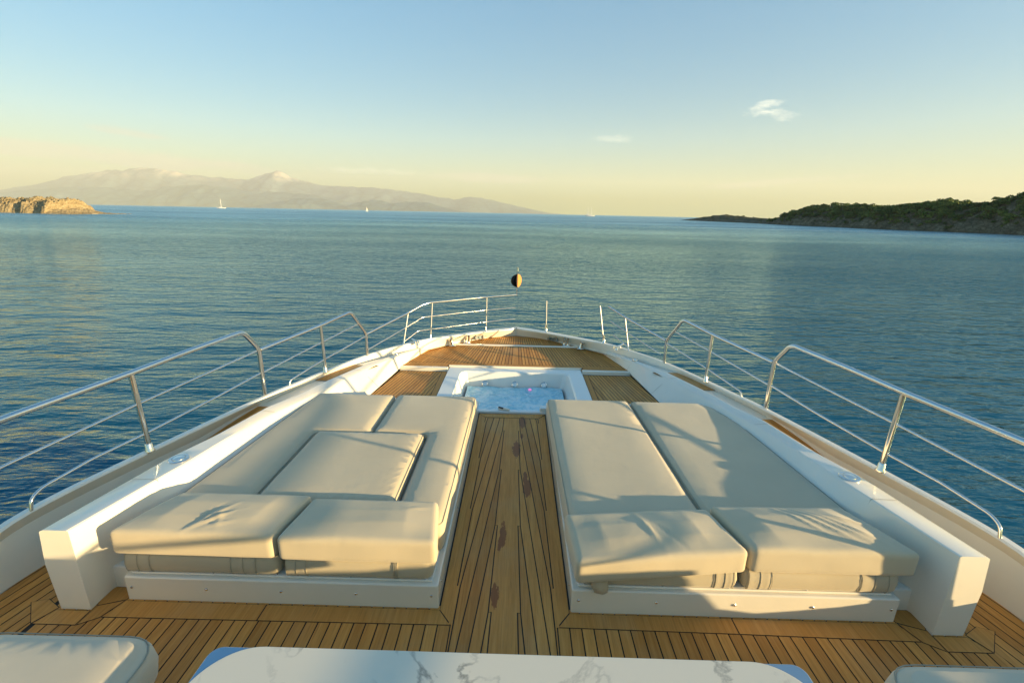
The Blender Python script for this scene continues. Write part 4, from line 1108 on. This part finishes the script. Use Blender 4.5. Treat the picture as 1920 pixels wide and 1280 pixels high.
range_('middle_hills', [(-27000, -60), (-25000, 60), (-23562, 180), (-22120, 377), (-20689, 573), (-19289, 681), (-17460, 710), (-16346, 600), (-15555, 570), (-14948, 772), (-13566, 901), (-12447, 833), (-11122, 620), (-10212, 656), (-9317, 585), (-8416, 557), (-7530, 356), (-6871, 108), (-6500, -60)], 20000, 3200, .36, 2)
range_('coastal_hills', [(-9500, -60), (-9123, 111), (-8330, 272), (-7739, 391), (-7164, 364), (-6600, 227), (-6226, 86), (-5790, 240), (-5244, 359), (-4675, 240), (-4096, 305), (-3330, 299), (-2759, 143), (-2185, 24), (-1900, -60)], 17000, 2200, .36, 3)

# ------------------------------------------------------------------ sailing boats
def boat(x, y, L, masts, sails, label, ang):
    z = seaz(math.hypot(x, y)); c = thing('sailing_boat', label, 'sailing boat', (x, y, z))
    d = Vector((math.cos(R(ang)), math.sin(R(ang)), 0)); w = Vector((-d.y, d.x, 0)); B = L * .13
    mb = MB(); rows = []
    for k in range(13):
        t = k / 12; s_ = (t - .5) * L; hw = B * (math.sin(math.pi * min(1, .18 + t * .82)) ** .7); sh = L * (.075 + .05 * (t - .4) ** 2 * 2)
        p_ = Vector((x, y, z)) + d * s_
        rows.append([tuple(p_ - w * hw + Vector((0, 0, sh))), tuple(p_ - w * hw * .8 + Vector((0, 0, .2))), tuple(p_ + Vector((0, 0, -.6))), tuple(p_ + w * hw * .8 + Vector((0, 0, .2))), tuple(p_ + w * hw + Vector((0, 0, sh)))])
    mb.loft(rows, close=True); mb.f.append(tuple(range(5))); mb.m.append(0); mb.build('hull', M_hullw, c, smooth=50)
    mb = MB(); p_ = Vector((x, y, z + L * .09)); a, b_ = p_ - d * L * .18, p_ + d * L * .12
    mb.tube([a, b_], B * .45, 8); mb.build('cabin', M_hullw, c, smooth=40)
    for (pos, h) in masts:
        q_ = Vector((x, y, z)) + d * pos * L
        mb = MB(); mb.tube([q_, q_ + Vector((0, 0, h))], L * .021, 6); mb.build('mast', M_hullw, c)
        mb = MB(); e = q_ - d * L * .28 + Vector((0, 0, L * .16)); mb.tube([q_ + Vector((0, 0, L * .16)), e], L * .018, 6); mb.build('boom', M_hullw, c)
        if sails:
            mb = MB(); A_ = q_ + Vector((0, 0, h * .96)); B_ = q_ + Vector((0, 0, L * .18)) - d * .1; C_ = e + Vector((0, 0, .2)); bel = w * L * .03
            mb.add([A_, B_, (A_ + B_) / 2 + bel * .3, (B_ + C_) / 2 + bel, C_, (A_ + C_) / 2 + bel], [(0, 2, 5), (2, 3, 5), (2, 1, 3), (3, 4, 5)])
            o = mb.build('mainsail', M_sail, c, smooth=180); o.modifiers.new('s', 'SOLIDIFY').thickness = .05
            mb = MB(); F_ = Vector((x, y, z + L * .1)) + d * L * .49
            mb.add([q_ + Vector((0, 0, h * .85)), F_, q_ + Vector((0, 0, L * .14)) + d * .2 + w * L * .04, (q_ + Vector((0, 0, h * .85)) + F_) / 2 - w * L * .03], [(0, 3, 2), (3, 1, 2)])
            o = mb.build('jib', M_sail, c, smooth=180); o.modifiers.new('s', 'SOLIDIFY').thickness = .05
    for f_ in (-.49, .49):
        mb = MB(); q_ = Vector((x, y, z)) + d * masts[0][0] * L + Vector((0, 0, masts[0][1])); mb.tube([q_, Vector((x, y, z + L * .09)) + d * f_ * L], .04, 4); mb.build('stay', M_hullw, c)
boat(-890, 1400, 24, [(.0, 27)], False, 'white sailing boat with bare mast, leftmost before the far mountains', 12)
boat(-455, 1400, 9, [(.08, 14)], True, 'tiny boat under full white sail, middle one on the horizon', 25)
boat(197, 1330, 27, [(.15, 24), (-.22, 23)], False, 'two masted white sailing boat, rightmost on the horizon', -8)

# ------------------------------------------------------------------ haze
mb = MB(); mb.box(-36000, 36000, -2500, 30000, -330, 1960)
hz = mb.build('haze', None, None, mats=None) if False else None
me = D.meshes.new('haze'); me.from_pydata(mb.v, [], mb.f); hz = D.objects.new('haze', me); COL.objects.link(hz)
bm = bmesh.new(); bm.from_mesh(me); bmesh.ops.recalc_face_normals(bm, faces=bm.faces); bm.to_mesh(me); bm.free()
mh = D.materials.new('haze'); mh.use_nodes = True; mh.node_tree.nodes.clear()
o_ = mh.node_tree.nodes.new('ShaderNodeOutputMaterial'); pv = mh.node_tree.nodes.new('ShaderNodeVolumePrincipled')
pv.inputs['Color'].default_value = (.86, .87, .91, 1); pv.inputs['Density'].default_value = 5.2e-5; pv.inputs['Anisotropy'].default_value = 0.0
mh.node_tree.links.new(pv.outputs[0], o_.inputs['Volume']); me.materials.append(mh)
tag(hz, kind='stuff', label='pale evening haze in the air over the sea and far mountains', cat='haze')
